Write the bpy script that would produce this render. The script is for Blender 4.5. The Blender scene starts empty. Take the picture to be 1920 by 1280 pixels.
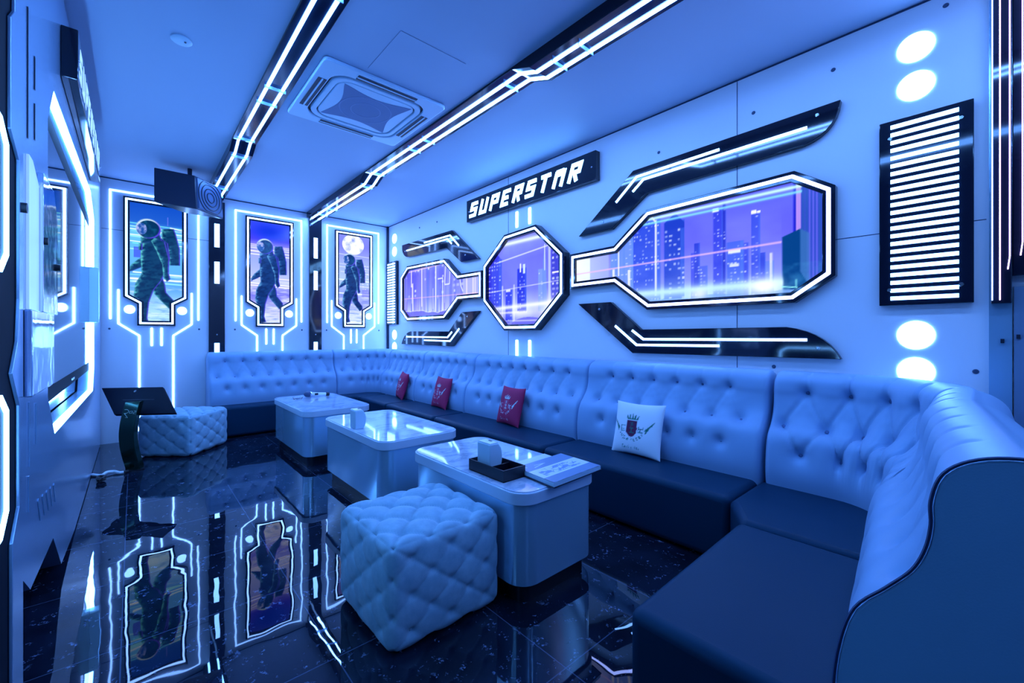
import bpy, bmesh, math, random
import numpy as np
from mathutils import Vector, Matrix
PI = math.pi
rng = random.Random(7)
nrg = np.random.RandomState(11)
sc = bpy.context.scene
COL = sc.collection

# ------------------------------------------------------------ dimensions (metres)
XR, YB, ZC, XL = 3.067, 6.456, 2.928, -0.267     # right wall, back wall, ceiling, left cladding face
YF = -1.9                                        # wall behind the camera
YC = 3.25                                        # symmetry axis of the right wall design

# ------------------------------------------------------------ object helpers
def tag(o, label=None, cat=None, group=None, kind=None):
    if label: o['label'] = label
    if cat: o['category'] = cat
    if group: o['group'] = group
    if kind: o['kind'] = kind
    return o

def thing(name, label, cat, loc=(0, 0, 0), group=None, rz=0.0):
    o = bpy.data.objects.new(name, None)
    o.empty_display_size = 0.1
    COL.objects.link(o)
    o.location = loc
    o.rotation_euler = (0, 0, rz)
    return tag(o, label, cat, group)

class MB:
    def __init__(s): s.v = []; s.f = []
    def add(s, vs, fs):
        n = len(s.v)
        s.v += [tuple(map(float, p)) for p in vs]
        s.f += [tuple(i + n for i in f) for f in fs]
        return s
    def box(s, x0, x1, y0, y1, z0, z1):
        return s.add([(x0,y0,z0),(x1,y0,z0),(x1,y1,z0),(x0,y1,z0),(x0,y0,z1),(x1,y0,z1),(x1,y1,z1),(x0,y1,z1)],
                     [(0,3,2,1),(4,5,6,7),(0,1,5,4),(1,2,6,5),(2,3,7,6),(3,0,4,7)])
    def prism(s, poly, fm, w0, w1):
        n = len(poly)
        vs = [fm(u, v, w0) for u, v in poly] + [fm(u, v, w1) for u, v in poly]
        fs = [tuple(range(n))[::-1], tuple(range(n, 2*n))]
        fs += [(i, (i+1) % n, n+(i+1) % n, n+i) for i in range(n)]
        return s.add(vs, fs)
    def ring(s, outer, inner, fm, w0, w1):
        n = len(outer)
        vs = [fm(u, v, w) for w in (w0, w1) for poly in (outer, inner) for u, v in poly]
        fs = []
        for i in range(n):
            j = (i+1) % n
            fs += [(i, j, n+j, n+i), (2*n+i, 3*n+i, 3*n+j, 2*n+j), (i, 2*n+i, 2*n+j, j), (n+i, n+j, 3*n+j, 3*n+i)]
        return s.add(vs, fs)
    def cyl(s, c, axis, r0, r1, h, n=24, cap=True):
        c = Vector(c); a = Vector(axis).normalized()
        t = a.orthogonal().normalized(); b = a.cross(t)
        vs = []
        for k, r in ((0, r0), (h, r1)):
            for i in range(n):
                th = 2*PI*i/n
                vs.append(c + a*k + t*(r*math.cos(th)) + b*(r*math.sin(th)))
        fs = [(i, (i+1) % n, n+(i+1) % n, n+i) for i in range(n)]
        if cap: fs += [tuple(range(n))[::-1], tuple(range(n, 2*n))]
        return s.add(vs, fs)
    def lathe(s, c, axis, prof, n=24):
        c = Vector(c); a = Vector(axis).normalized()
        t = a.orthogonal().normalized(); b = a.cross(t)
        vs = []
        for r, h in prof:
            for i in range(n):
                th = 2*PI*i/n
                vs.append(c + a*h + t*(r*math.cos(th)) + b*(r*math.sin(th)))
        m = len(prof)
        fs = [(k*n+i, k*n+(i+1) % n, (k+1)*n+(i+1) % n, (k+1)*n+i) for k in range(m-1) for i in range(n)]
        fs += [tuple(range(n))[::-1], tuple(range((m-1)*n, m*n))]
        return s.add(vs, fs)
    def tube(s, pts, r, n=8):
        pts = [Vector(p) for p in pts]
        m = len(pts); vs = []; prev = None
        for i, p in enumerate(pts):
            d = (pts[min(i+1, m-1)] - pts[max(i-1, 0)]).normalized()
            if prev is None: t = d.orthogonal().normalized()
            else: t = (prev - d*prev.dot(d)).normalized()
            prev = t; b = d.cross(t)
            for k in range(n):
                th = 2*PI*k/n
                vs.append(p + t*(r*math.cos(th)) + b*(r*math.sin(th)))
        fs = [(i*n+k, i*n+(k+1) % n, (i+1)*n+(k+1) % n, (i+1)*n+k) for i in range(m-1) for k in range(n)]
        fs += [tuple(range(n))[::-1], tuple(range((m-1)*n, m*n))]
        return s.add(vs, fs)
    def mesh(s, name, mat=None, smooth=40):
        me = bpy.data.meshes.new(name)
        me.from_pydata(s.v, [], s.f)
        bm = bmesh.new(); bm.from_mesh(me)
        bmesh.ops.recalc_face_normals(bm, faces=bm.faces[:])
        bm.to_mesh(me); bm.free()
        if mat: me.materials.append(mat)
        if smooth:
            me.polygons.foreach_set('use_smooth', [True]*len(me.polygons))
            me.set_sharp_from_angle(angle=math.radians(smooth))
        me.update()
        return me
    def build(s, name, mat=None, parent=None, smooth=40, bevel=0, seg=3):
        o = bpy.data.objects.new(name, s.mesh(name, mat, smooth))
        COL.objects.link(o)
        if parent:
            o.parent = parent
            o.matrix_parent_inverse = parent_inv(parent)
        if bevel:
            b = o.modifiers.new('Bevel', 'BEVEL'); b.width = bevel; b.segments = seg
            b.limit_method = 'ANGLE'; b.angle_limit = math.radians(35)
            if hasattr(b, 'harden_normals'): b.harden_normals = False
        return o

def parent_inv(p):
    """parts are modelled in room coordinates; only the Empty at a thing's base carries a transform"""
    if p.type != 'EMPTY': return Matrix.Identity(4)
    return Matrix.LocRotScale(p.location, p.rotation_euler, p.scale).inverted()

def copy_tree(o, parent=None):
    c = o.copy(); COL.objects.link(c)
    if parent: c.parent = parent
    for ch in list(o.children): copy_tree(ch, c)
    return c

# ------------------------------------------------------------ 2-D polygon helpers
def area(p): return sum(p[i][0]*p[(i+1) % len(p)][1]-p[(i+1) % len(p)][0]*p[i][1] for i in range(len(p)))/2
def inset(p, d):
    """offset a closed polygon inward by d (outward if negative)"""
    if area(p) < 0: return inset(p[::-1], d)[::-1]
    n = len(p); out = []
    for i in range(n):
        a, b, c = np.array(p[i-1], float), np.array(p[i], float), np.array(p[(i+1) % n], float)
        e1 = (b-a)/np.linalg.norm(b-a); e2 = (c-b)/np.linalg.norm(c-b)
        n1 = np.array([-e1[1], e1[0]]); n2 = np.array([-e2[1], e2[0]])
        m = n1+n2; m = m/max(m.dot(m), 1e-6)*2
        out.append(tuple(b+m*d))
    return out
def strip(pts, w):
    """thick open polyline as a polygon with mitred corners"""
    P = [np.array(p, float) for p in pts]; n = len(P); L = []; R = []
    for i in range(n):
        e = []
        if i > 0: e.append((P[i]-P[i-1])/np.linalg.norm(P[i]-P[i-1]))
        if i < n-1: e.append((P[i+1]-P[i])/np.linalg.norm(P[i+1]-P[i]))
        ns = [np.array([-q[1], q[0]]) for q in e]
        m = sum(ns); m = m/max(m.dot(m), .3)*len(ns)
        L.append(tuple(P[i]+m*w/2)); R.append(tuple(P[i]-m*w/2))
    return L + R[::-1]
def circ(cx, cy, r, n=32, ry=None): return [(cx+r*math.cos(2*PI*i/n), cy+(ry or r)*math.sin(2*PI*i/n)) for i in range(n)]
def rrect(x0, x1, y0, y1, r, n=6):
    out = []
    for cx, cy, a0 in ((x1-r, y1-r, 0), (x0+r, y1-r, 90), (x0+r, y0+r, 180), (x1-r, y0+r, 270)):
        for k in range(n+1):
            a = math.radians(a0+90*k/n); out.append((cx+r*math.cos(a), cy+r*math.sin(a)))
    return out
# maps from (u along the wall, v up, w out of the wall) to the room
MR = lambda u, v, w: (XR-w, YC-u, v)
MBK = lambda u, v, w: (u, YB-w, v)
ML = lambda u, v, w: (XL+w, u, v)
MZ = lambda u, v, w: (u, v, w)
MCE = lambda u, v, w: (u, v, ZC-w)

# ------------------------------------------------------------ materials
def mat(name, col, rough=.5, metal=0., spec=.5, emit=None, es=0., coat=0., sheen=0., trans=0.):
    m = bpy.data.materials.new(name); m.use_nodes = True
    b = m.node_tree.nodes['Principled BSDF']
    b.inputs['Base Color'].default_value = (*col, 1)
    b.inputs['Roughness'].default_value = rough
    b.inputs['Metallic'].default_value = metal
    b.inputs['Specular IOR Level'].default_value = spec
    b.inputs['Coat Weight'].default_value = coat
    b.inputs['Coat Roughness'].default_value = .05
    b.inputs['Sheen Weight'].default_value = sheen
    b.inputs['Transmission Weight'].default_value = trans
    if emit:
        b.inputs['Emission Color'].default_value = (*emit, 1)
        b.inputs['Emission Strength'].default_value = es
    return m
def nd(m, t, **kw):
    n = m.node_tree.nodes.new(t)
    for k, v in kw.items(): setattr(n, k, v)
    return n
def lk(m, a, b): m.node_tree.links.new(a, b)
def P(m): return m.node_tree.nodes['Principled BSDF']
def objco(m, scale=(1, 1, 1), loc=(0, 0, 0)):
    t = nd(m, 'ShaderNodeTexCoord'); mp = nd(m, 'ShaderNodeMapping')
    mp.inputs['Scale'].default_value = scale; mp.inputs['Location'].default_value = loc
    lk(m, t.outputs['Object'], mp.inputs['Vector'])
    return mp.outputs['Vector']
def bump(m, fac, strength, dist=.01):
    b = nd(m, 'ShaderNodeBump'); b.inputs['Strength'].default_value = strength; b.inputs['Distance'].default_value = dist
    lk(m, fac, b.inputs['Height']); lk(m, b.outputs['Normal'], P(m).inputs['Normal']); return b
def noise(m, vec, scale, detail=3., rough=.5):
    n = nd(m, 'ShaderNodeTexNoise'); n.inputs['Scale'].default_value = scale
    n.inputs['Detail'].default_value = detail; n.inputs['Roughness'].default_value = rough
    lk(m, vec, n.inputs['Vector']); return n
def ramp(m, fac, stops):
    r = nd(m, 'ShaderNodeValToRGB'); e = r.color_ramp.elements
    while len(e) < len(stops): e.new(.5)
    for i, (p, c) in enumerate(stops): e[i].position = p; e[i].color = (*c, 1)
    lk(m, fac, r.inputs['Fac']); return r

NEON = (.14, .36, 1.0)
M = {}
M['neon'] = mat('neon_white_blue', (.8, .9, 1), .4, emit=NEON, es=42)
M['neon_left'] = mat('neon_blue_dim', (.8, .9, 1), .4, emit=(.11, .34, 1.0), es=27)
M['neon_pic'] = mat('neon_picture_frame', (.8, .9, 1), .4, emit=(.20, .40, 1.0), es=9)
M['neon_soft'] = mat('neon_line', (.8, .9, 1), .4, emit=(.17, .38, 1.0), es=8)
M['neon_violet'] = mat('neon_violet', (.8, .9, 1), .4, emit=(.30, .40, 1.0), es=7)
M['disc'] = mat('disc_glow', (.8, .9, .9), .4, emit=(.16, .40, 1.0), es=9)
M['bar'] = mat('bar_glow', (.8, .9, .9), .4, emit=(.16, .40, 1.0), es=9)
M['letter'] = mat('letter_glow', (.8, .9, .9), .4, emit=(.15, .44, 1.0), es=9)
M['led'] = mat('led_strip_glow', (.8, .9, 1), .4, emit=(.12, .38, 1.0), es=45)
M['loop'] = mat('loop_glow', (.8, .9, 1), .4, emit=(.12, .40, 1.0), es=25)
M['wall'] = mat('painted_wall', (.80, .80, .86), .42)
n = noise(M['wall'], objco(M['wall']), 1.2, 2); r = ramp(M['wall'], n.outputs['Fac'], [(.3, (.78, .78, .85)), (.7, (.82, .82, .88))]); lk(M['wall'], r.outputs['Color'], P(M['wall']).inputs['Base Color'])
n = noise(M['wall'], objco(M['wall']), 90, 2); bump(M['wall'], n.outputs['Fac'], .04, .002)
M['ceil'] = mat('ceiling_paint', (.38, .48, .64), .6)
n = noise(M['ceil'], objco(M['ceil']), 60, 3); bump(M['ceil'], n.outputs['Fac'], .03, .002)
M['black'] = mat('black_gloss_acrylic', (.006, .010, .022), .06, spec=.6)
M['beam'] = mat('black_beam_acrylic', (.004, .008, .020), .12, spec=.3)
M['blackm'] = mat('black_satin', (.006, .009, .018), .35)
M['dark'] = mat('dark_blue_satin', (.010, .018, .045), .3)
M['slate'] = mat('matt_black', (.004, .007, .016), .75, spec=.1)
M['seam'] = mat('seam_shadow', (.02, .04, .10), .8)
M['screw'] = mat('screw_metal', (.5, .55, .6), .25, .9)
M['sdark'] = mat('dark_screw', (.04, .07, .14), .4)
# brushed steel: fine vertical grain
def steel(name, col, rough, sc3):
    m = mat(name, col, rough, .6)
    n = noise(m, objco(m, sc3), 1.0, 3, .6)
    r = nd(m, 'ShaderNodeMapRange'); r.inputs['To Min'].default_value = rough*.75; r.inputs['To Max'].default_value = rough*1.3
    lk(m, n.outputs['Fac'], r.inputs['Value']); lk(m, r.outputs['Result'], P(m).inputs['Roughness'])
    t = nd(m, 'ShaderNodeTangent'); t.direction_type = 'RADIAL'; t.axis = 'Z'
    lk(m, t.outputs['Tangent'], P(m).inputs['Tangent'])
    P(m).inputs['Anisotropic'].default_value = .85; P(m).inputs['Anisotropic Rotation'].default_value = .25
    return m
M['steel'] = steel('brushed_steel', (.46, .74, .95), .17, (260, 260, 3))
M['clad'] = mat('polished_cladding', (.34, .48, .68), .24, .55)
P(M['clad']).inputs['Metallic'].default_value = .55
M['chrome'] = mat('mirror_steel', (.7, .76, .88), .08, 1)
n = noise(M['chrome'], objco(M['chrome']), 6, 2); bump(M['chrome'], n.outputs['Fac'], .12, .02)
# leather
def leather(name, col, rough, spec=.5):
    m = mat(name, col, rough, spec=spec)
    P(m).inputs['Specular Tint'].default_value = (.4, .75, 1, 1)
    v = nd(m, 'ShaderNodeTexVoronoi'); v.inputs['Scale'].default_value = 260; lk(m, objco(m), v.inputs['Vector'])
    bump(m, v.outputs['Distance'], .10, .001); return m
M['leather'] = leather('pale_blue_leather', (.27, .42, .62), .42)
M['leather_dark'] = leather('black_leather', (.004, .030, .066), .48, .25)
M['button'] = mat('leather_button', (.10, .16, .32), .45)
M['piping'] = mat('dark_piping', (.02, .05, .14), .5)
M['side'] = leather('pale_blue_leather_side', (.24, .52, .76), .45)
m = M['suede'] = mat('grey_suede', (.28, .46, .58), .85, sheen=.25)
n = noise(m, objco(m), 14, 5, .65); r = ramp(m, n.outputs['Fac'], [(.35, (.22, .40, .53)), (.65, (.32, .52, .64))]); lk(m, r.outputs['Color'], P(m).inputs['Base Color'])
n = noise(m, objco(m), 300, 2); bump(m, n.outputs['Fac'], .15, .002)
# marble table top
m = M['marble'] = mat('white_marble', (.6, .66, .78), .06, coat=.4)
n = noise(m, objco(m, (1, 1.6, 1)), 3.2, 6, .62)
r = ramp(m, n.outputs['Fac'], [(.44, (.60, .66, .78)), (.50, (.38, .46, .62)), (.56, (.62, .68, .80))]); lk(m, r.outputs['Color'], P(m).inputs['Base Color'])
M['edge'] = mat('table_edge', (.55, .66, .80), .3)
# floor: black granite tiles with pale flecks, thin joints and a slight ripple
m = M['floor'] = mat('black_granite_tiles', (.004, .008, .016), .014, spec=.5)
co = objco(m)
v = nd(m, 'ShaderNodeTexVoronoi'); v.inputs['Scale'].default_value = 34; v.inputs['Randomness'].default_value = 1
nn = noise(m, co, 20, 4, .7)
mx = nd(m, 'ShaderNodeMix', data_type='VECTOR'); mx.inputs['Factor'].default_value = .12
lk(m, co, mx.inputs['A']); lk(m, nn.outputs['Color'], mx.inputs['B']); lk(m, mx.outputs['Result'], v.inputs['Vector'])
fl = ramp(m, v.outputs['Distance'], [(.0, (1, 1, 1)), (.22, (.7, .7, .7)), (.30, (0, 0, 0))])
n2 = noise(m, co, 13, 3, .6); sel = ramp(m, n2.outputs['Fac'], [(.49, (0, 0, 0)), (.66, (1, 1, 1))])
mul = nd(m, 'ShaderNodeMath', operation='MULTIPLY'); lk(m, fl.outputs['Color'], mul.inputs[0]); lk(m, sel.outputs['Color'], mul.inputs[1])
n3 = noise(m, co, 5, 4); base = ramp(m, n3.outputs['Fac'], [(.35, (.003, .006, .013)), (.7, (.010, .016, .034))])
mc = nd(m, 'ShaderNodeMix', data_type='RGBA'); lk(m, mul.outputs[0], mc.inputs['Factor']); lk(m, base.outputs['Color'], mc.inputs['A']); mc.inputs['B'].default_value = (.22, .30, .50, 1)
br = nd(m, 'ShaderNodeTexBrick'); br.offset = 0.0; br.squash = 1.0
br.inputs['Scale'].default_value = 1; br.inputs['Mortar Size'].default_value = .0022; br.inputs['Mortar Smooth'].default_value = 0
br.inputs['Brick Width'].default_value = .6; br.inputs['Row Height'].default_value = .6
br.inputs['Color1'].default_value = (0, 0, 0, 1); br.inputs['Color2'].default_value = (0, 0, 0, 1); br.inputs['Mortar'].default_value = (1, 1, 1, 1)
lk(m, objco(m, loc=(-1.165, -1.02, 0)), br.inputs['Vector'])
mj = nd(m, 'ShaderNodeMix', data_type='RGBA'); lk(m, br.outputs['Color'], mj.inputs['Factor']); lk(m, mc.outputs['Result'], mj.inputs['A']); mj.inputs['B'].default_value = (.06, .085, .15, 1)
lk(m, mj.outputs['Result'], P(m).inputs['Base Color'])
n4 = noise(m, co, 4.5, 1.5, .4)
bump(m, n4.outputs['Fac'], .022, .05)
M['white'] = mat('white_plastic', (.50, .68, .80), .3)
M['whitehi'] = mat('bright_white_plastic', (.85, .9, .95), .3)
M['acp'] = mat('ac_plastic', (.46, .64, .80), .35)
M['slot'] = mat('dark_slot', (.004, .010, .03), .5)
m = M['mesh'] = mat('ac_mesh', (.10, .16, .32), .5)
w = nd(m, 'ShaderNodeTexVoronoi'); w.inputs['Scale'].default_value = 85; w.inputs['Randomness'].default_value = 0; lk(m, objco(m), w.inputs['Vector'])
r = ramp(m, w.outputs['Distance'], [(.25, (.006, .02, .08)), (.5, (.08, .15, .32))]); lk(m, r.outputs['Color'], P(m).inputs['Base Color'])
m = M['spk'] = mat('speaker_grille', (.05, .09, .19), .45)
M['red'] = mat('red_fabric', (.75, .03, .10), .8)
M['green_mirror'] = mat('green_black_mirror', (.012, .05, .035), .12, .7)
M['tv'] = mat('tv_glass', (.008, .02, .05), .03, spec=1.0)
P(M['tv']).inputs['IOR'].default_value = 1.9
M['rubber'] = mat('black_rubber', (.012, .014, .02), .5)
M['panel_glow'] = mat('pale_light_panel', (.6, .7, .8), .3, emit=(.30, .55, 1.0), es=.4)
M['letter_dim'] = mat('letter_dim', (.5, .6, .7), .3, emit=(.35, .6, 1.0), es=.6)
M['glass'] = mat('clear_glass', (.95, .97, 1), .02, trans=1.0)
M['pinkneon'] = mat('iridescent_tube', (.8, .8, 1), .3, emit=(.75, .45, 1.0), es=5)
def attr_mat(name, emit):
    m = mat(name, (0, 0, 0), .2 if emit else .8)
    a = nd(m, 'ShaderNodeAttribute'); a.attribute_name = 'Col'
    if emit:
        lk(m, a.outputs['Color'], P(m).inputs['Emission Color']); P(m).inputs['Emission Strength'].default_value = emit
        P(m).inputs['Specular IOR Level'].default_value = .3
    else: lk(m, a.outputs['Color'], P(m).inputs['Base Color'])
    return m
M['print'] = attr_mat('backlit_print', .69)
M['cloth'] = attr_mat('printed_cotton', 0)
M['paper'] = attr_mat('printed_cover', 0); P(M['paper']).inputs['Roughness'].default_value = .25

# ------------------------------------------------------------ printed pictures (colour per vertex of a dense flat sheet)
def lin(c):
    c = np.clip(np.asarray(c, float)/255., 0, 1)
    return np.where(c <= .04045, c/12.92, ((c+.055)/1.055)**2.4)
class Canvas:
    """sRGB canvas, y up, coordinates 0..W, 0..H in picture units; painted at double size"""
    def __init__(s, W, H, nx, ny, ss=2):
        s.W, s.H, s.nx, s.ny, s.ss = W, H, nx, ny, ss
        s.a = np.zeros((ny*ss, nx*ss, 3))
        s.X, s.Y = np.meshgrid((np.arange(nx*ss)+.5)/(nx*ss)*W, (np.arange(ny*ss)+.5)/(ny*ss)*H)
    def vgrad(s, stops):
        ys = [p*s.H for p, _ in stops]
        for k in range(3): s.a[..., k] = np.interp(s.Y, ys, [c[k] for _, c in stops])
    def mask(s, poly):
        inside = np.zeros(s.X.shape, bool); n = len(poly)
        for i in range(n):
            (x1, y1), (x2, y2) = poly[i], poly[(i+1) % n]
            if y1 == y2: continue
            c = (s.Y >= min(y1, y2)) & (s.Y < max(y1, y2))
            inside ^= c & (s.X < (s.Y-y1)/(y2-y1)*(x2-x1)+x1)
        return inside
    def put(s, m, col, al=1.):
        m = np.asarray(m, float)*al
        s.a += (np.asarray(col, float)-s.a)*m[..., None]
    def poly(s, p, col, al=1.): s.put(s.mask(p), col, al)
    def rect(s, x0, x1, y0, y1, col, al=1.): s.put((s.X >= x0) & (s.X < x1) & (s.Y >= y0) & (s.Y < y1), col, al)
    def glow(s, x, y, rx, ry, col, al=1.): s.put(np.exp(-((s.X-x)/rx)**2-((s.Y-y)/ry)**2), col, al)
    def line(s, x0, y0, x1, y1, w, col, al=1., soft=.5):
        d = np.array([x1-x0, y1-y0], float); L = np.hypot(*d)+1e-9; d /= L
        t = (s.X-x0)*d[0]+(s.Y-y0)*d[1]; q = np.abs(-(s.X-x0)*d[1]+(s.Y-y0)*d[0])
        s.put(((t >= 0) & (t <= L))*np.clip((w/2-q)/(w*soft)+.5, 0, 1), col, al)
    def out(s):
        k = s.ss
        return s.a.reshape(s.ny, k, s.nx, k, 3).mean((1, 3))

def blur(a, n):
    for _ in range(2):
        for ax in (0, 1):
            c = np.cumsum(np.insert(np.pad(a, [(n, n) if i == ax else (0, 0) for i in range(2)], 'edge'), 0, 0, axis=ax), axis=ax)
            a = (np.take(c, range(2*n+1, c.shape[ax]), ax)-np.take(c, range(0, c.shape[ax]-2*n-1), ax))/(2*n+1)
    return a
def fbm(X, Y, sx, sy, seed, oct=4):
    r = np.random.RandomState(seed); out = 0; amp = 1
    for o in range(oct):
        g = r.rand(64, 64); x = X/sx*2**o; y = Y/sy*2**o
        i, j = np.floor(x).astype(int), np.floor(y).astype(int); fx, fy = x-i, y-j
        fx, fy = fx*fx*(3-2*fx), fy*fy*(3-2*fy)
        G = lambda a, b: g[a % 64, b % 64]
        out = out+amp*((G(i, j)*(1-fx)+G(i+1, j)*fx)*(1-fy)+(G(i, j+1)*(1-fx)+G(i+1, j+1)*fx)*fy); amp *= .5
    return out/(2-2**(1-oct))

def sheet(name, can, poly, fm, u0, v0, w, material, parent):
    """flat printed sheet: grid of the canvas clipped to the polygon (canvas origin at u0,v0)"""
    nx, ny = can.nx, can.ny; col = can.out()
    us = u0+(np.arange(nx)+.5)/nx*can.W; vs = v0+(np.arange(ny)+.5)/ny*can.H
    U, V = np.meshgrid(us, vs)
    c2 = Canvas(can.W, can.H, nx, ny, 1)
    ins = c2.mask([(a-u0, b-v0) for a, b in poly])
    keep = ins[:-1, :-1] & ins[1:, :-1] & ins[:-1, 1:] & ins[1:, 1:]
    idx = -np.ones((ny, nx), int)
    need = np.zeros((ny, nx), bool)
    need[:-1, :-1] |= keep; need[1:, :-1] |= keep; need[:-1, 1:] |= keep; need[1:, 1:] |= keep
    idx[need] = np.arange(need.sum())
    verts = [fm(a, b, w) for a, b in zip(U[need], V[need])]
    j, i = np.nonzero(keep)
    faces = np.stack([idx[j, i], idx[j, i+1], idx[j+1, i+1], idx[j+1, i]], 1).tolist()
    me = bpy.data.meshes.new(name); me.from_pydata(verts, [], faces)
    n = Vector(fm(0, 0, 1))-Vector(fm(0, 0, 0))
    if len(me.polygons) and me.polygons[0].normal.dot(n) < 0: me.flip_normals()
    ca = me.color_attributes.new('Col', 'FLOAT_COLOR', 'POINT')
    c = np.ones((need.sum(), 4)); c[:, :3] = lin(col[need]); ca.data.foreach_set('color', c.ravel())
    me.materials.append(material)
    o = bpy.data.objects.new(name, me); COL.objects.link(o); o.parent = parent
    o.matrix_parent_inverse = parent_inv(parent)
    return o

def text_tris(txt, size=1.):
    """triangles of a line of text, baseline at 0, centred on x"""
    cu = bpy.data.curves.new('txt', 'FONT'); cu.body = txt; cu.size = size; cu.align_x = 'CENTER'
    o = bpy.data.objects.new('txt', cu); COL.objects.link(o)
    dg = bpy.context.evaluated_depsgraph_get()
    me = bpy.data.meshes.new_from_object(o.evaluated_get(dg)); me.calc_loop_triangles()
    t = [[(me.vertices[i].co.x, me.vertices[i].co.y) for i in tr.vertices] for tr in me.loop_triangles]
    bpy.data.objects.remove(o); bpy.data.meshes.remove(me); bpy.data.curves.remove(cu)
    return t

def windows(c, x0, x1, y0, y1, seed, dx=.035, dy=.022, dens=.4, col=(215, 225, 255), al=.8):
    r = np.random.RandomState(seed)
    y = y0
    while y < y1-dy*.5:
        x = x0+dx*.2
        while x < x1-dx*.5:
            if r.rand() < dens: c.rect(x, x+dx*(.35+.4*r.rand()), y, y+dy*.42, col, al*(.4+.6*r.rand()))
            x += dx
        y += dy
def tower(c, x0, x1, y0, y1, col, seed, **k):
    c.rect(x0, x1, y0, y1, col, .92); c.rect(x1-(x1-x0)*.18, x1, y0, y1, (70, 120, 240), .35)
    windows(c, x0, x1, y0, y1, seed, **k)

# ------------------------------------------------------------ room shell
def structure(name, mb, m, bevel=0, smooth=0):
    return tag(mb.build(name, m, None, smooth, bevel), kind='structure')
structure('floor', MB().box(-.62, XR+.15, YF-.1, YB+.1, -.08, 0), M['floor'])
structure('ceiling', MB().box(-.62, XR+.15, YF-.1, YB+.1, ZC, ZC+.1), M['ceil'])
structure('wall_right', MB().box(XR, XR+.12, YF, YB, 0, ZC), M['wall'])
structure('wall_back', MB().box(-.5, XR+.12, YB, YB+.1, 0, ZC), M['wall'])
structure('wall_front', MB().box(-.5, XR, YF-.1, YF, 0, ZC), M['wall'])
structure('trim_1', MB().box(XR-.004, XR, .02, YB, ZC-.010, ZC-.001), M['seam'])
structure('trim_2', MB().box(XL, XR, YB-.004, YB, ZC-.012, ZC-.001), M['seam'])
structure('trim_3', MB().box(XR-.0015, XR, 3.512, 3.517, 0, ZC), M['seam'])
structure('trim_4', MB().box(XR-.0015, XR, 1.150, 1.154, 0, ZC), M['seam'])
structure('trim_5', MB().box(XR-.0015, XR, .02, .60, 1.752, 1.756), M['seam'])
structure('trim_6', MB().box(-.26, .70, YB-.0015, YB, 2.36, 2.364), M['seam'])
structure('trim_7', MB().box(XR-.03, XR-.001, YB-.03, YB-.001, 0, ZC), M['dark'])

# ------------------------------------------------------------ right wall: lit sign
GLY = {'S': [[(1, .9), (.1, .9), (.1, .52), (.9, .52), (.9, .1), (-.02, .1)]],
       'U': [[(.1, 1), (.1, .1), (.9, .1), (.9, 1)]],
       'P': [[(.1, 0), (.1, .9), (.9, .9), (.9, .48), (.36, .48)]],
       'E': [[(1, .9), (.1, .9), (.1, .1), (.98, .1)], [(.1, .5), (.86, .5)]],
       'R': [[(.1, 0), (.1, .9), (.9, .9), (.9, .5), (.42, .5), (.86, 0)]],
       'T': [[(-.05, .9), (1.05, .9)], [(.5, .9), (.5, 0)]],
       'A': [[(.1, 0), (.1, .8), (.9, .8), (.9, 0)], [(.1, .78), (.9, .78)]]}
def sign_box(name, label, fm, uc, z0, z1, half, depth, flip, text_u0, pitch, lw, lh, lz):
    t = thing(name, label, 'sign', fm(uc, (z0+z1)/2, 0))
    MB().prism([(uc-half, z0), (uc+half, z0), (uc+half, z1), (uc-half, z1)], fm, 0.001, depth).build('housing', M['black'], t, 0, .004)
    for k, ch in enumerate('SUPERSTAR'):
        mb = MB()
        for q, pl in enumerate(GLY[ch]):
            wd = .038 if not (ch == 'A' and q == 1) else .062
            pts = []
            for x, y in pl:
                yy = y*lh; pts.append((text_u0+k*pitch+x*lw+yy*.38, lz+yy))
            mb.prism(strip(pts, wd), fm, depth, depth+(.004 if fm is MR else .0012)+.0006*q)
        mb.build('letter', M['letter'] if fm is MR else M['letter_dim'], t, 0)
    for s in (-1, 1):
        p = fm(uc+s*(half-.045), (z0+z1)/2-.01, depth); q = Vector(fm(0, 0, 1))-Vector(fm(0, 0, 0))
        MB().cyl(p, q, .009, .006, .004, 12).build('screw', M['screw'], t)
    return t
sign_box('wall_sign', 'long black sign with slanted white capital letters, high on the pale right wall', MR, 0, 2.55, 2.805, .96, .062, 1, -.905, .193, .118, .165, 2.592)

# ------------------------------------------------------------ right wall: backlit city pictures
def mirror(p, s): return [(u*s, v) for u, v in p]
BIG = [(.655, 1.618), (1.135, 1.622), (1.445, 1.395), (2.445, 1.395), (2.65, 1.54), (2.65, 2.06), (2.445, 2.2), (1.44, 2.18), (1.135, 1.945), (.655, 1.94)]
OCT = [(-.24, 1.243), (.24, 1.243), (.612, 1.572), (.612, 1.965), (.24, 2.292), (-.24, 2.27), (-.612, 1.985), (-.612, 1.572)]

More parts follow.
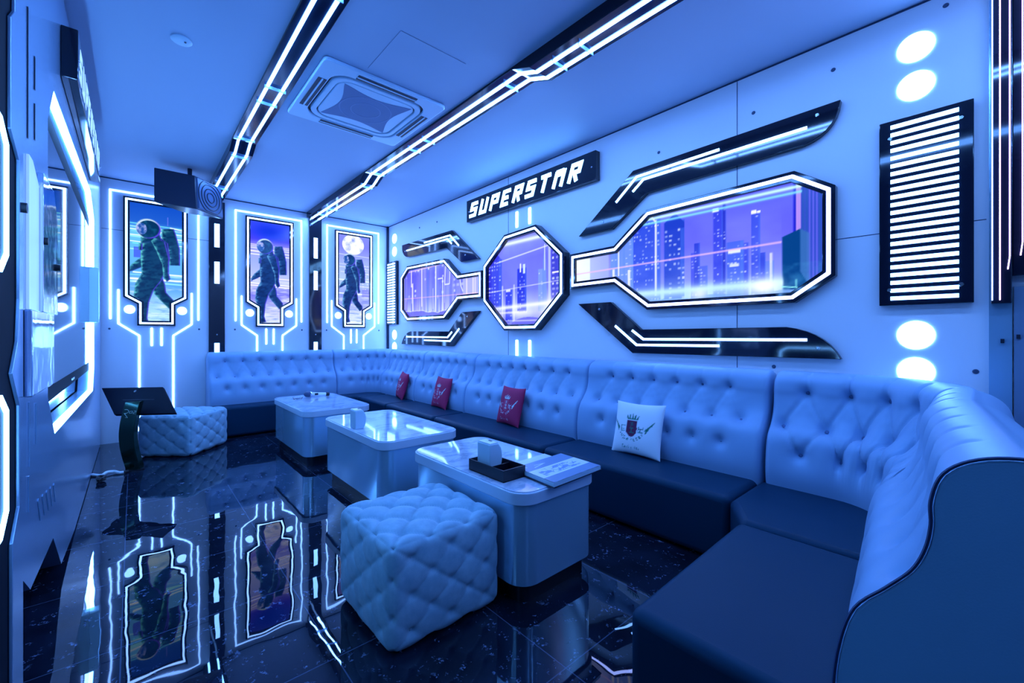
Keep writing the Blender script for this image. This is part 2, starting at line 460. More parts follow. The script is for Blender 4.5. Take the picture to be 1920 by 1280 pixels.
def city_big():
    c = Canvas(2.0, .82, 330, 140)     # x from the narrow nose outwards
    c.vgrad([(0, (150, 190, 255)), (.12, (190, 225, 255)), (.25, (120, 130, 255)), (.55, (95, 95, 245)), (.9, (88, 92, 240)), (1, (110, 140, 255))])
    f = fbm(c.X, c.Y, .5, .25, 3); c.put(np.clip(f-.45, 0, 1)*1.2, (140, 150, 255), .7)
    c.rect(0, .22, 0, .82, (225, 240, 255), .85); c.glow(.1, .4, .28, .3, (240, 250, 255), .9)
    c.rect(.22, .42, .25, .62, (160, 175, 255), .7); c.line(.2, .52, .38, .53, .012, (255, 230, 255), .9)
    for i, (a, b, h) in enumerate([(.44, .50, .5), (.5, .58, .74), (.58, .66, .66)]): tower(c, a, b, .06, h, (100, 140, 250), 20+i, dens=.25)
    tower(c, .66, .90, .08, .74, (40, 70, 215), 31, dx=.026, dy=.030, dens=.34, al=.75)
    tower(c, .93, 1.09, .08, .66, (20, 50, 190), 32, dx=.034, dy=.036, dens=.38, al=.85); c.poly([(.93, .66), (1.02, .72), (1.09, .64), (1.09, .6), (.93, .6)], (20, 50, 190))
    for i, (a, b, h, cc) in enumerate([(1.14, 1.17, .40, (50, 60, 220)), (1.165, 1.205, .47, (30, 45, 200)), (1.205, 1.26, .3, (70, 90, 240)), (1.30, 1.37, .68, (45, 55, 215)), (1.365, 1.385, .72, (30, 40, 190)),
                                       (1.39, 1.50, .44, (60, 90, 235)), (1.50, 1.53, .42, (45, 60, 215)), (1.545, 1.60, .60, (50, 70, 220)), (1.60, 1.63, .34, (40, 60, 210)), (1.63, 1.68, .28, (90, 120, 250))]):
        tower(c, a, b, .07, h, cc, 40+i, dx=.022, dy=.022, dens=.32)
    hz = fbm(c.X, c.Y, .18, .10, 41); c.put(np.clip(.75-c.Y*1.15, 0, 1)*np.clip(hz*1.3-.1, 0, 1)*(c.X < 1.72), (150, 165, 255), .62)
    c.rect(1.295, 1.335, .665, .69, (245, 250, 255)); c.rect(1.545, 1.575, .60, .625, (245, 250, 255)); c.rect(1.58, 1.60, .60, .615, (245, 250, 255))
    c.rect(1.40, 1.48, .36, .39, (235, 240, 255), .9); c.rect(1.41, 1.47, .27, .29, (235, 240, 255), .8)
    c.rect(1.655, 1.67, .12, .33, (240, 240, 255), .7)
    c.rect(1.79, 2.0, .04, .82, (45, 70, 190), .9)
    for x in np.arange(1.8, 2.0, .017): c.rect(x, x+.006, .05, .82, (20, 90, 150) if int(x*100) % 2 else (120, 110, 255), .6)
    c.rect(1.80, 1.825, .40, .82, (200, 150, 255), .8); c.rect(1.785, 1.797, .38, .82, (20, 20, 200), .9)
    c.poly([(1.725, 0), (1.725, .42), (1.82, .455), (1.855, .43), (1.855, .05)], (2, 60, 130)); c.poly([(1.82, .2), (1.82, .455), (1.87, .42), (1.87, .1)], (60, 110, 190), .8)
    f = fbm(c.X, c.Y, .05, .05, 9); c.put((c.X > 1.725)*(c.Y < .25)*np.clip(f*1.6-.5, 0, 1), (70, 150, 210), .6)
    c.line(0, .36, 1.72, .39, .012, (225, 180, 255), .85)
    for x, a, b, w in [(.52, .3, .62, .012), (.47, .06, .36, .022), (.62, .03, .34, .022), (.86, .11, .70, .016), (.56, .06, .2, .02)]: c.line(x, a, x, b, w, (235, 235, 255), .9)
    c.line(.82, .74, .86, .68, .012, (255, 235, 250), .9)
    c.put(np.exp(-((c.Y-.135)/.026)**2)*(c.X > .4)*(c.X < 1.73), (205, 245, 255), .95); c.put(np.exp(-((c.Y-.10)/.08)**2)*(c.X > .4)*(c.X < 1.73), (170, 215, 255), .6)
    f = fbm(c.X, c.X*0, .22, 1, 5); c.put((c.Y < .05+.06*f)*(c.X < 1.8), (120, 165, 245), .8)
    c.glow(1.62, .12, .09, .05, (255, 255, 255), .9); c.glow(1.2, .10, .06, .04, (240, 245, 255), .7)
    c.put(np.exp(-((c.Y-.716)/.012)**2)*(c.X < 1.83), (200, 250, 255), .95); c.put(np.exp(-((c.Y-.682)/.009)**2)*(c.X < 1.83), (130, 225, 255), .9)
    c.line(1.72, .11, 1.80, .10, .006, (150, 250, 255)); c.line(1.80, .10, 1.87, .05, .006, (150, 250, 255)); c.line(1.80, .10, 1.80, .15, .005, (150, 250, 255))
    return c
def city_small():
    c = Canvas(2.0, .82, 230, 100)
    c.vgrad([(0, (120, 115, 250)), (.14, (190, 200, 255)), (.4, (110, 115, 255)), (.8, (90, 85, 245)), (1, (120, 130, 255))])
    f = fbm(c.X, c.Y, .07, 1.2, 13); c.put(np.clip(f*1.8-.7, 0, 1), (170, 175, 255), .7)
    r = np.random.RandomState(5)
    for k in range(22):
        x = .5+r.rand()*1.45; h = .3+.45*r.rand(); w = .02+.04*r.rand(); c.rect(x, x+w, .1, h, (75+40*r.rand(), 80+40*r.rand(), 240), .5)
        if k % 3 == 0: c.rect(x+w*.3, x+w*.6, .1+r.rand()*.2, h, (230, 230, 255), .7)
    windows(c, .3, 1.9, .35, .75, 77, .09, .07, .25)
    c.rect(0, .42, .2, .6, (190, 195, 255), .7)
    for x in (.05, .16, .2, .33): c.rect(x, x+.02, .2, .6, (235, 225, 255), .8)
    for x, a, b in [(1.05, .12, .8), (1.42, .2, .74), (1.72, .5, .74), (1.68, .1, .55)]: c.line(x, a, x, b, .022, (245, 235, 255), .95)
    for pl in ([(.70, .74), (.72, .46), (.83, .46), (.80, .78)], [(.88, .06), (.88, .55), (1.0, .55)], [(.5, .6), (.47, .42), (.42, .34)]):
        for (a, b), (d, e) in zip(pl[:-1], pl[1:]): c.line(a, b, d, e, .014, (235, 240, 255), .95)
    c.line(.0, .30, 2, .34, .010, (255, 190, 230), .6); c.line(.6, .74, 2, .72, .012, (255, 210, 240), .8)
    f = fbm(c.X, c.X*0, .5, 1, 6); c.put(np.abs(c.Y-(.08+.10*f)) < .008, (225, 230, 255), .8); c.put(c.Y < .08+.10*f, (95, 90, 230), .9)
    c.rect(1.93, 2, .0, .82, (240, 240, 255), .7)
    return c
def city_oct():
    c = Canvas(1.24, 1.08, 170, 150)
    c.vgrad([(0, (105, 105, 245)), (.22, (200, 215, 255)), (.4, (120, 130, 255)), (.7, (110, 115, 255)), (.92, (140, 150, 255)), (1, (170, 195, 255))])
    f = fbm(c.X, c.Y, .3, .5, 23); c.put(np.clip(f*1.5-.5, 0, 1), (90, 85, 245), .6)
    tower(c, .02, .30, .24, .80, (45, 50, 215), 61, dx=.045, dy=.04, dens=.5); c.poly([(.02, .8), (.02, .66), (.22, .86), (.28, .8)], (60, 60, 225))
    tower(c, .55, .69, .2, .66, (30, 40, 215), 62, dx=.03, dy=.04, dens=.35); c.rect(.59, .61, .62, .71, (235, 240, 255)); c.rect(.64, .67, .60, .70, (200, 220, 255))
    tower(c, .36, .47, .1, .45, (40, 45, 220), 63, dens=.3); c.rect(.37, .44, .43, .455, (230, 235, 255), .9)
    tower(c, .86, .93, .2, .62, (120, 150, 255), 64, dens=.2); c.poly([(.93, .2), (.93, .7), (.95, .88), (.965, .7), (.985, .2)], (110, 140, 255)); c.line(.95, .6, .95, .86, .008, (240, 245, 255))
    tower(c, 1.04, 1.22, .3, .84, (55, 55, 200), 65, dx=.05, dy=.05, dens=.7, al=.95); c.rect(1.0, 1.03, .24, .86, (190, 200, 255), .8)
    c.rect(1.05, 1.2, .56, .575, (245, 245, 255), .9)
    for x in (.31, .5): c.line(x, .08, x, .5, .02, (220, 225, 255), .7)
    c.line(.2, .76, 1.0, .84, .012, (225, 230, 255), .85); c.line(.0, .44, 1.24, .49, .008, (215, 220, 255), .85)
    c.put(np.exp(-((c.Y-.25-.03*c.X)/.022)**2), (240, 245, 255), .9); c.put(np.exp(-((c.Y-.205)/.010)**2)*(c.X < .7), (235, 235, 255), .8)
    c.glow(1.02, .20, .14, .12, (250, 250, 255), .95); c.glow(.6, .2, .2, .04, (245, 245, 255), .6)
    c.put(((c.X-.72)/.28)**2+((c.Y-.05)/.10)**2 < 1, (95, 90, 235), .85)
    c.put(np.exp(-((c.Y-.945)/.02)**2), (230, 245, 255), .95); c.put(np.exp(-((c.Y-.115)/.006)**2), (220, 225, 255), .8)
    return c

def framed(name, label, cat, fm, outer, can, u0, v0, depth, group=None, tube='neon', fw=.022, tw=.021, nw=.021):
    uc = sum(p[0] for p in outer)/len(outer); vc = sum(p[1] for p in outer)/len(outer)
    t = thing(name, label, cat, fm(uc, vc, 0), group)
    i1 = inset(outer, fw+tw+nw)
    fr = MB().ring(outer, i1, fm, -.002, depth).build('frame', M['black'], t, 0, .003)
    a, b = inset(outer, fw), inset(outer, fw+tw)
    MB().ring(a, b, fm, depth-.004, depth+.005).build('neon_tube', M[tube], fr, 30, .003)
    sheet('picture', can, inset(outer, fw+tw+nw*.3), fm, u0, v0, depth*.55, M['print'], t)
    return t
framed('city_picture', 'large bottle-shaped backlit skyline picture nearest the right end of the wall', 'picture', MR, BIG, city_big(), .65, 1.39, .05, 'backlit skyline pictures', 'neon_violet')
c = city_small(); c.a = c.a[:, ::-1].copy()
framed('city_picture', 'bottle-shaped violet skyline picture at the far end of the right wall', 'picture', MR, mirror(BIG, -1), c, -2.65, 1.39, .07, 'backlit skyline pictures', 'neon_pic')
framed('city_picture', 'octagonal backlit skyline picture in the middle of the right wall, below the sign', 'picture', MR, OCT, city_oct(), -.62, 1.23, .085, 'backlit skyline pictures', 'neon_pic')

# ------------------------------------------------------------ right wall: black wings
def arc_end(p0, p1, p2, n=8): return [tuple((1-t)**2*np.array(p0)+2*t*(1-t)*np.array(p1)+t*t*np.array(p2)) for t in np.linspace(0, 1, n)]
WUP = [(.75, 2.09), (1.315, 2.527)] + arc_end((2.672, 2.545), (2.655, 2.37), (2.49, 2.343)) + [(1.437, 2.318), (1.108, 2.094)]
WLO = [(.745, 1.478), (1.098, 1.476), (1.385, 1.240)] + arc_end((2.40, 1.247), (2.60, 1.22), (2.675, 1.058)) + [(1.31, 1.050)]
NUP = ([(1.155, 2.306), (1.350, 2.466), (1.997, 2.476)], [(1.315, 2.356), (1.411, 2.430), (2.510, 2.441)])
NLO = ([(1.147, 1.273), (1.350, 1.117), (1.997, 1.122)], [(1.309, 1.234), (1.411, 1.163), (2.510, 1.168)])
def wing(label, body, neon, s, screws):
    t = thing('wing_panel', label, 'wall panel', MR(1.6*s, body[1][1], 0), 'black wing panels')
    MB().prism(mirror(body, s), MR, .001, .040).build('body', M['black'], t, 0, .003)
    for nl in neon: MB().prism(strip(mirror(nl, s), .017), MR, .040, .046).build('light_strip', M['bar'], t, 0)
    for u, v in screws: MB().cyl(MR(u*s, v, .040), (-1, 0, 0), .011, .008, .004, 12).build('screw', M['screw'], t)
    return t
wing('long black wing above the large skyline picture, sweeping to a rounded right end', WUP, NUP, 1, [(2.56, 2.50), (1.02, 2.17)])
wing('long black wing below the large skyline picture, just over the sofa back', WLO, NLO, 1, [(2.565, 1.12), (.98, 1.42)])
wing('short-looking black wing above the far violet skyline picture', WUP, NUP, -1, [(2.56, 2.44), (1.02, 2.17)])
wing('short-looking black wing below the far violet skyline picture', WLO, NLO, -1, [(2.565, 1.12), (.98, 1.42)])

# ------------------------------------------------------------ right wall: barred light panels and round lights
def grille(label, s):
    t = thing('barred_light_panel', label, 'light panel', MR(3.015*s, 1.355, 0), 'barred light panels')
    MB().prism([(2.841*s, 1.355), (3.19*s, 1.355), (3.19*s, 2.339), (2.841*s, 2.339)], MR, .001, .040).build('panel', M['black'], t, 0, .003)
    for k in range(23):
        z = 1.392+(2.303-1.392)*k/22
        MB().prism([(2.888*s, z-.0095), (3.140*s, z-.0095), (3.140*s, z+.0095), (2.888*s, z+.0095)], MR, .040, .045).build('light_bar', M['bar'], t, 0)
    for u, v in ((2.885, 2.245), (3.148, 2.26), (2.883, 1.437), (3.148, 1.445)):
        MB().cyl(MR(u*s, v, .040), (-1, 0, 0), .010, .008, .006, 12).build('screw', M['screw'], t)
grille('tall black panel of white light bars at the right end of the wall', 1)
grille('tall black panel of light bars in the far corner of the right wall', -1)
for s, where in ((1, 'the tall barred panel at the right end'), (-1, 'the barred panel in the far corner')):
    for z, txt in ((2.705, 'upper round white light above'), (2.503, 'lower round white light above'), (1.197, 'upper round white light below'), (1.006, 'lower round white light below')):
        o = MB().cyl(MR(2.982*s, z, -.002), (-1, 0, 0), .0735, .0735, .006, 48).build('disc_light', M['disc'])
        tag(o, '%s %s of the wall' % (txt, where) if s > 0 else '%s %s' % (txt, where), 'light', 'round wall lights')
for u, n in ((-.125, 'left'), (.072, 'right')):
    for z0, z1, w in ((2.345, 2.510, 'above the octagonal picture, under the sign'), (.80, 1.140, 'below the octagonal picture, behind the sofa')):
        o = MB().prism([(u-.017, z0), (u+.017, z0), (u+.017, z1), (u-.017, z1)], MR, -.002, .006).build('light_bar', M['bar'], None, 0)
        tag(o, '%s of two short upright light bars %s' % (n, w), 'light', 'short upright light bars')
for y, z, lab in ((.157, 2.86, 'tiny dark screw high above the two round lights at the right end'), (1.05, 2.665, 'tiny dark screw above the middle of the upper right wing'),
                  (1.73, 2.62, 'tiny dark screw above the bend of the upper right wing'), (.62, 2.75, 'tiny dark screw near the ceiling left of the round lights'), (.055, 1.02, 'dark screw beside the lower round lights, near the right pilaster'),
                  (.93, .995, 'tiny dark screw below the long lower wing'), (5.45, 2.73, 'tiny dark screw near the ceiling above the far wing'), (4.98, 2.72, 'tiny dark screw between the far wing and the sign')):
    tag(MB().cyl((XR-.001, y, z), (-1, 0, 0), .012, .009, .004, 12).build('wall_screw', M['sdark']), lab, 'screw', 'wall screws')

# ------------------------------------------------------------ back wall bays
def crop2(x, y): return ((x-60)/490., 1-(y-(80+(x-65)*.135))/(1238-(80+(x-65)*.135)))
ASTRO = {
 'pack': [(350, 400), (435, 395), (452, 450), (478, 560), (480, 695), (405, 695), (392, 560), (350, 480)],
 'fararm': [(207, 636), (150, 688), (118, 738), (122, 770), (135, 752), (150, 748), (212, 716), (235, 680)],
 'backleg': [(285, 880), (350, 790), (372, 850), (380, 920), (440, 990), (444, 1025), (400, 1052), (345, 990), (300, 935)],
 'torso': [(208, 520), (250, 480), (330, 462), (392, 515), (408, 640), (382, 740), (352, 805), (213, 778), (205, 640)],
 'frontleg': [(213, 768), (170, 850), (158, 960), (182, 1010), (208, 1060), (206, 1140), (198, 1185), (222, 1195), (268, 1188), (262, 1170), (250, 1130), (262, 1000), (292, 905), (352, 815), (340, 770)],
 'neck': [(205, 470), (330, 430), (352, 495), (205, 520)],
 'chest': [(192, 522), (218, 522), (218, 578), (192, 575)],
 'neararm': [(300, 470), (372, 505), (402, 640), (398, 760), (410, 808), (385, 832), (360, 790), (352, 690), (310, 575), (275, 500)]}
def astronaut(kind):
    W, H = .60, 1.46
    c = Canvas(W, H, 150, 330)
    if kind == 0:
        c.vgrad([(0, (190, 235, 255)), (.2, (140, 195, 250)), (.3, (90, 160, 240)), (.45, (90, 170, 250)), (.75, (100, 190, 255)), (.82, (30, 90, 200)), (1, (10, 70, 190))])
        ys = [.80, .775, .755, .74, .71, .70, .66, .645, .60, .42, .40, .37, .35]; cc = [(120, 240, 235), (170, 240, 255), (235, 255, 255), (130, 220, 255), (250, 255, 255), (150, 235, 245), (240, 255, 255)]
    elif kind == 1:
        c.vgrad([(0, (215, 225, 255)), (.14, (190, 195, 255)), (.3, (110, 110, 245)), (.42, (180, 190, 255)), (.6, (150, 165, 255)), (.73, (150, 150, 255)), (.80, (70, 55, 240)), (.95, (50, 70, 235)), (1, (80, 110, 250))])
        c.glow(.3, 1.27, .2, .1, (0, 40, 215), .95)
        ys = [.75, .735, .72, .69, .685, .66, .45, .43, .40, .38]; cc = [(255, 240, 255), (225, 225, 255), (250, 250, 255)]
    else:
        c.vgrad([(0, (225, 240, 255)), (.15, (190, 205, 255)), (.3, (120, 135, 250)), (.5, (170, 195, 255)), (.7, (150, 165, 255)), (.85, (120, 125, 250)), (1, (130, 140, 255))])
        ys = [.76, .66, .63, .58, .5, .44, .36]; cc = [(230, 240, 255), (205, 215, 255)]
    r = np.random.RandomState(50+kind)
    for k, y in enumerate(ys):
        x0 = r.rand()*.1 if k % 2 else 0; c.line(x0, y*H, W, y*H-.02*r.rand(), .006+.012*r.rand(), cc[k % len(cc)], .95)
    f = fbm(c.X, c.Y, .12, .03, 70+kind); c.put(np.clip(f*2-.9, 0, 1)*(c.Y < .42*H), (245, 252, 255), .8)
    f = fbm(c.X, c.Y, .09, .012, 80+kind); c.put(np.clip(f*2.4-1.3, 0, 1)*(c.Y < .2*H), (40, 90, 190), .7)
    if kind == 0:
        windows(c, .40, .56, 1.0, 1.15, 5, .03, .02, .6, (190, 170, 255)); c.line(.42, 1.16, .56, 1.14, .014, (225, 235, 255)); c.line(.40, 1.18, .40, 1.28, .008, (110, 120, 240), .8)
        c.rect(.10, .18, .78, .90, (60, 70, 220), .7)
    if kind == 2:
        windows(c, .42, .58, .55, 1.0, 6, .035, .04, .6, (235, 235, 255)); c.rect(.42, .56, .48, .60, (110, 110, 240), .5)
        m = ((c.X-.285)/.165)**2+((c.Y-1.265)/.15)**2 < 1
        c.put(m, (240, 245, 255)); f = fbm(c.X, c.Y, .07, .07, 9); c.put(m*np.clip(f*2.6-1.2, 0, 1), (110, 130, 225), .8)
    sc_, dx, dy = [(1.10, -.07, -.045), (1.0, -.01, 0), (.93, .0, .02)][kind]
    T = lambda p: tuple((lambda q: ((q[0]*sc_+dx)*.576+.012, (q[1]*sc_+dy)*1.446+.008))(crop2(*p)))
    body = np.zeros(c.X.shape)
    dark = [(3, 48, 92), (4, 44, 112), (4, 42, 108)][kind]
    hi = [(105, 215, 215), (110, 180, 235), (120, 190, 235)][kind]
    rim = [(110, 60, 255), (90, 60, 245), (110, 80, 250)][kind]
    order = ['pack', 'fararm', 'backleg', 'frontleg', 'torso', 'neck', 'chest', 'neararm']
    fold = fbm(c.X+c.Y*.3, c.Y-c.X*.3, .040, .022, 90+kind, 3)
    for nme in order:
        pl = [T(p) for p in ASTRO[nme]]
        m = blur(c.mask(pl).astype(float), 1)
        soft = blur(m, 9)
        gx = np.roll(soft, -8, 1)-np.roll(soft, 8, 1); gy = np.roll(soft, -8, 0)-np.roll(soft, 8, 0)
        lit = np.clip(gx*1.1-gy*.55, 0, 1)
        c.put(np.clip(m*1.8-.4, 0, 1), dark, 1)
        c.put(m*np.clip((fold-.42)*3., 0, 1)*np.clip(.10+lit*1.5, 0, 1), hi, .8)
        c.put(m*np.clip((.47-fold)*5, 0, 1), (0, 14, 60), .35)
        R_ = np.clip(m-np.roll(m, -4, 1), 0, 1); L = np.clip(m-np.roll(m, 4, 1), 0, 1)
        c.put(blur(L, 1)*m, hi, .75); c.put(blur(R_, 1)*m, rim, .95)
    hx, hy = T((258, 400)); rx, ry = .098*sc_, .100*sc_
    m = blur((((c.X-hx)/rx)**2+((c.Y-hy)/ry)**2 < 1).astype(float), 1)
    c.put(np.clip(blur(m, 2)*1.6, 0, 1), (225, 245, 255), .8); c.put(m, dark)
    c.put(m*np.clip((fbm(c.X, c.Y, .04, .04, 33)-.5)*3, 0, 1), (20, 110, 150), .6)
    c.put(blur((((c.X-hx)/rx)**2+((c.Y-hy)/ry)**2 < 1).astype(float)-(((c.X-hx-.006)/(rx*.93))**2+((c.Y-hy+.010)/(ry*.95))**2 < 1), 1), (215, 235, 255), .9)
    vx, vy = T((212, 402)); mv = ((c.X-vx)/.045)**2+((c.Y-vy)/.066)**2 < 1
    mv = mv & (m > .5); c.put(mv, (30, 80, 170), .9)
    f = fbm(c.X, c.Y, .025, .03, 44+kind); c.put(mv*np.clip(f*2.4-1.0, 0, 1), (215, 205, 255), .95)
    gl = blur(np.clip(m-np.roll(np.roll(m, -6, 1), 3, 0), 0, 1), 1); c.put(gl, rim, .8)
    if kind == 0: c.rect(.01, .05, .2, 1.2, (200, 250, 255), .0)
    return c
FR = [(-.288, 2.747), (-.288, 1.622), (-.170, 1.546), (-.170, 1.303), (.170, 1.303), (.170, 1.546), (.288, 1.622), (.288, 2.747)]
BAY = [.203, 1.3755, 2.510]
WHO = ['leftmost', 'middle', 'rightmost']
for k, cx in enumerate(BAY):
    extra = ['under the loudspeaker', 'in the middle bay', 'with a moon behind the helmet'][k]
    poly = [(u+cx, v) for u, v in FR]
    framed('astronaut_picture', ['backlit picture of a striding astronaut behind the hanging loudspeaker', 'backlit picture of a walking astronaut between the two black columns', 'backlit astronaut picture with a moon behind the helmet'][k], 'picture', MBK, poly, astronaut(k), cx-.30, 1.295, .032, 'astronaut pictures', 'neon_pic', .018, .018, .020)
    bay = ['the loudspeaker bay', 'the bay between the black columns', 'the bay nearest the room corner'][k]
    def line(pts, w, label, group):
        o = MB().prism(strip([(u+cx, v) for u, v in pts], w), MBK, 0, .006).build('light_line', M['neon_soft'], None, 0)
        tag(o, label, 'light', group)
    line([(-.393, 1.373), (-.393, 2.797), (.393, 2.797), (.393, 1.373)], .0145, 'thin bracket of light around the astronaut picture in '+bay, 'bracket light lines')
    line([(-.327, 1.702), (-.327, 1.324), (-.152, 1.187), (-.152, .10)], .0145, 'left bent light line below the astronaut picture in '+bay, 'bent light lines')
    line([(.327, 1.702), (.327, 1.324), (.152, 1.187), (.152, .10)], .0145, 'right bent light line below the astronaut picture in '+bay, 'bent light lines')
    for s, n in ((-1, 'left'), (1, 'right')):
        line([(s*.044, 1.070), (s*.044, 1.278)], .016, n+' short light bar under the picture in '+bay, 'short light bars')
        o = MB().cyl(MBK(cx+s*.234, 1.484, -.002), (0, -1, 0), .046, .046, .006, 32).build('disc_light', M['neon_soft'])
        tag(o, n+' small round light beside the astronaut picture in '+bay, 'light', 'small round lights')
        tag(MB().cyl((cx+s*.40, YB-.001, 1.265), (0, -1, 0), .011, .008, .004, 12).build('wall_screw', M['sdark']), 'tiny dark screw at lower %s of the picture in %s' % (n, bay), 'screw', 'back wall screws')

for x0, x1, lab in ((.698, .864, 'black gloss wall column of light bars left of the middle astronaut'), (1.868, 2.033, 'black gloss wall column of light bars right of the middle astronaut')):
    t = thing('light_column', lab, 'column', ((x0+x1)/2, YB, 0), 'black light columns')
    MB().box(x0, x1, YB-.030, YB-.001, 0, 2.86).build('body', M['black'], t, 0, .003)
    xc = (x0+x1)/2
    for z0, z1 in ((2.29, 2.58), (1.837, 2.107), (.80, 1.093)):
        MB().box(xc-.026, xc+.026, YB-.034, YB-.030, z0, z1).build('light_bar', M['bar'], t, 0)
    MB().cyl((xc, YB-.030, 1.20), (0, -1, 0), .010, .008, .004, 12).build('screw', M['screw'], t)

# ------------------------------------------------------------ ceiling
def beam(label, x0, x1, n0, n1, tube):
    t = thing('ceiling_beam', label, 'ceiling beam', ((x0+x1)/2, 3.2, ZC), 'black neon ceiling beams')
    lo, hi = ZC-.078, ZC-.018
    prof = [(YB-.032, lo), (4.56, lo), (4.40, hi), (2.06, hi), (1.90, lo), (YF+.02, lo)]
    fm = lambda u, v, w: (w, u, v)
    MB().prism(prof+[(YF+.02, ZC-.001), (YB-.032, ZC-.001)], fm, x0, x1).build('body', M['beam'], t, 0, .003)
    for n in (n0, n1):
        MB().prism(strip([(a, b-.0035) for a, b in prof], .0085), fm, n-.0085, n+.0085).build('neon_tube', M[tube], t, 0)
    for y in (6.1, 5.75, 4.62, 3.55, 3.3, 1.55, 1.75, 4.32, 2.2):
        z = np.interp(y, [1.90, 2.06, 4.40, 4.56], [lo, hi, hi, lo])
        MB().box(n0-.020, n1+.020, y-.0025, y+.0025, z-.022, z-.001).build('tube_clip', M['glass_clip'], t, 0)
    return t
M['glass_clip'] = mat('clip_plastic', (.25, .40, .65), .15, spec=.8)
beam('left black gloss ceiling beam with two white neon tubes, over the loudspeaker', .645, .830, .690, .782, 'neon_left')
beam('right black gloss ceiling beam with two white neon tubes, beside the air conditioner', 1.828, 2.035, 1.895, 1.988, 'neon')

M['ring'] = mat('fan_ring', (.14, .22, .42), .5)
# cassette air conditioner
ax, ay = 1.322, 3.166
t = thing('air_conditioner', 'square cassette air conditioner set in the ceiling between the two beams', 'air conditioner', (ax, ay, ZC))
fc = lambda u, v, w: (ax+u, ay+v, ZC-w)
so = rrect(-.44, .44, -.435, .435, .03)
MB().ring(so, rrect(-.345, .345, -.345, .345, .12), fc, .001, .028).build('panel', M['acp'], t, 30, .008)
MB().ring(rrect(-.328, .328, -.328, .328, .115), rrect(-.293, .293, -.293, .293, .10), fc, .001, .030).build('inner_ring', M['acp'], t, 30, .006)
MB().prism(rrect(-.346, .346, -.346, .346, .12), fc, .0005, .006).build('recess', M['slot'], t, 0)
gq = []
for sx, sy in ((1, 1), (-1, 1), (-1, -1), (1, -1)):
    pass
N = 14
for (ax0, ay0), (bx0, by0) in (((.25, .25), (-.25, .25)), ((-.25, .25), (-.25, -.25)), ((-.25, -.25), (.25, -.25)), ((.25, -.25), (.25, .25))):
    for k in range(N):
        q = k/N; x = ax0+(bx0-ax0)*q; y = ay0+(by0-ay0)*q
        s_ = math.sin(PI*q)**1.2*.055; L = math.hypot(ax0+bx0, ay0+by0)
        gq.append((x-(ax0+bx0)/L*s_, y-(ay0+by0)/L*s_))
MB().prism(rrect(-.283, .283, -.283, .283, .09), fc, .004, .026).build('cover', M['acp'], t, 30, .006)
MB().prism(gq, fc, .020, .0275).build('mesh_grille', M['mesh'], t, 0)
for r_ in (.11, .19):
    MB().ring(circ(0, 0, r_, 40), circ(0, 0, r_-.008, 40), fc, .027, .0282).build('fan_ring', M['ring'], t, 0)
for k, (dx, dy) in enumerate(((0, -.382), (0, .382), (-.382, 0), (.382, 0))):
    l, w = .215, .027
    b = MB().box(*((ax+dx-l, ax+dx+l, ay+dy-w, ay+dy+w) if dx == 0 else (ax+dx-w, ax+dx+w, ay+dy-l, ay+dy+l)), ZC-.0305, ZC-.020)
    b.build('air_slot', M['slot'], t, 0)
    b = MB().box(*((ax+dx-l, ax+dx+l, ay+dy-.005, ay+dy+.005) if dx == 0 else (ax+dx-.005, ax+dx+.005, ay+dy-l, ay+dy+l)), ZC-.034, ZC-.024)
    b.build('louver', M['acp'], t, 0)
# access hatch
M['joint'] = mat('joint_shadow', (.16, .22, .36), .8)
t = thing('ceiling_hatch', 'square flush access hatch in the ceiling next to the air conditioner', 'hatch', (1.363, 2.462, ZC))
MB().ring([(1.137, 2.232), (1.587, 2.232), (1.587, 2.692), (1.137, 2.692)], [(1.1382, 2.2332), (1.5858, 2.2332), (1.5858, 2.6908), (1.1382, 2.6908)], MZ, ZC-.0012, ZC-.0002).build('joint', M['joint'], t, 0)
MB().box(1.1382, 1.5858, 2.2332, 2.6908, ZC-.0025, ZC-.0002).build('lid', M['ceil'], t, 0)
# smoke detector
t = thing('smoke_detector', 'small round white detector on the ceiling at upper left', 'smoke detector', (.211, 3.155, ZC))
MB().lathe((.211, 3.155, ZC), (0, 0, -1), [(.052, 0.0005), (.052, .008), (.046, .014), (.020, .017), (.004, .017)], 32).build('body', M['white'], t)
MB().cyl((.228, 3.14, ZC-.017), (0, 0, -1), .006, .005, .004, 12).build('lamp', M['sdark'], t)
# loudspeaker hanging in the far left corner
c0 = Vector((.465, 5.38, 0)); es = Vector((-.955, .297, 0)); ef = Vector((.68, .733, 0)).normalized()
t = thing('loudspeaker', 'black loudspeaker hanging from the ceiling over the leftmost astronaut picture', 'loudspeaker', (.44, 5.6, 2.9))
def spk(a, b, z): q = c0+es*a+ef*b; return (q.x, q.y, z)
zt, zb = 2.815, 2.475
vs = [spk(0, 0, zt+.0), spk(.33, 0, zt+.03), spk(.33, .38, zt+.03), spk(0, .38, zt), spk(-.02, 0, zb), spk(.33, 0, zb+.03), spk(.33, .38, zb+.03), spk(-.02, .38, zb)]
MB().add(vs, [(0, 1, 2, 3), (7, 6, 5, 4), (0, 4, 5, 1), (1, 5, 6, 2), (2, 6, 7, 3), (3, 7, 4, 0)]).build('cabinet', M['dark'], t, 0, .008)
gm = MB(); nn_ = Vector((ef.y, -ef.x, 0))
A, B, C_, D = Vector(vs[0]), Vector(vs[3]), Vector(vs[7]), Vector(vs[4])
Q = lambda s_, q, h=0.: tuple(A*(1-s_)*(1-q)+B*s_*(1-q)+C_*s_*q+D*(1-s_)*q+nn_*h)
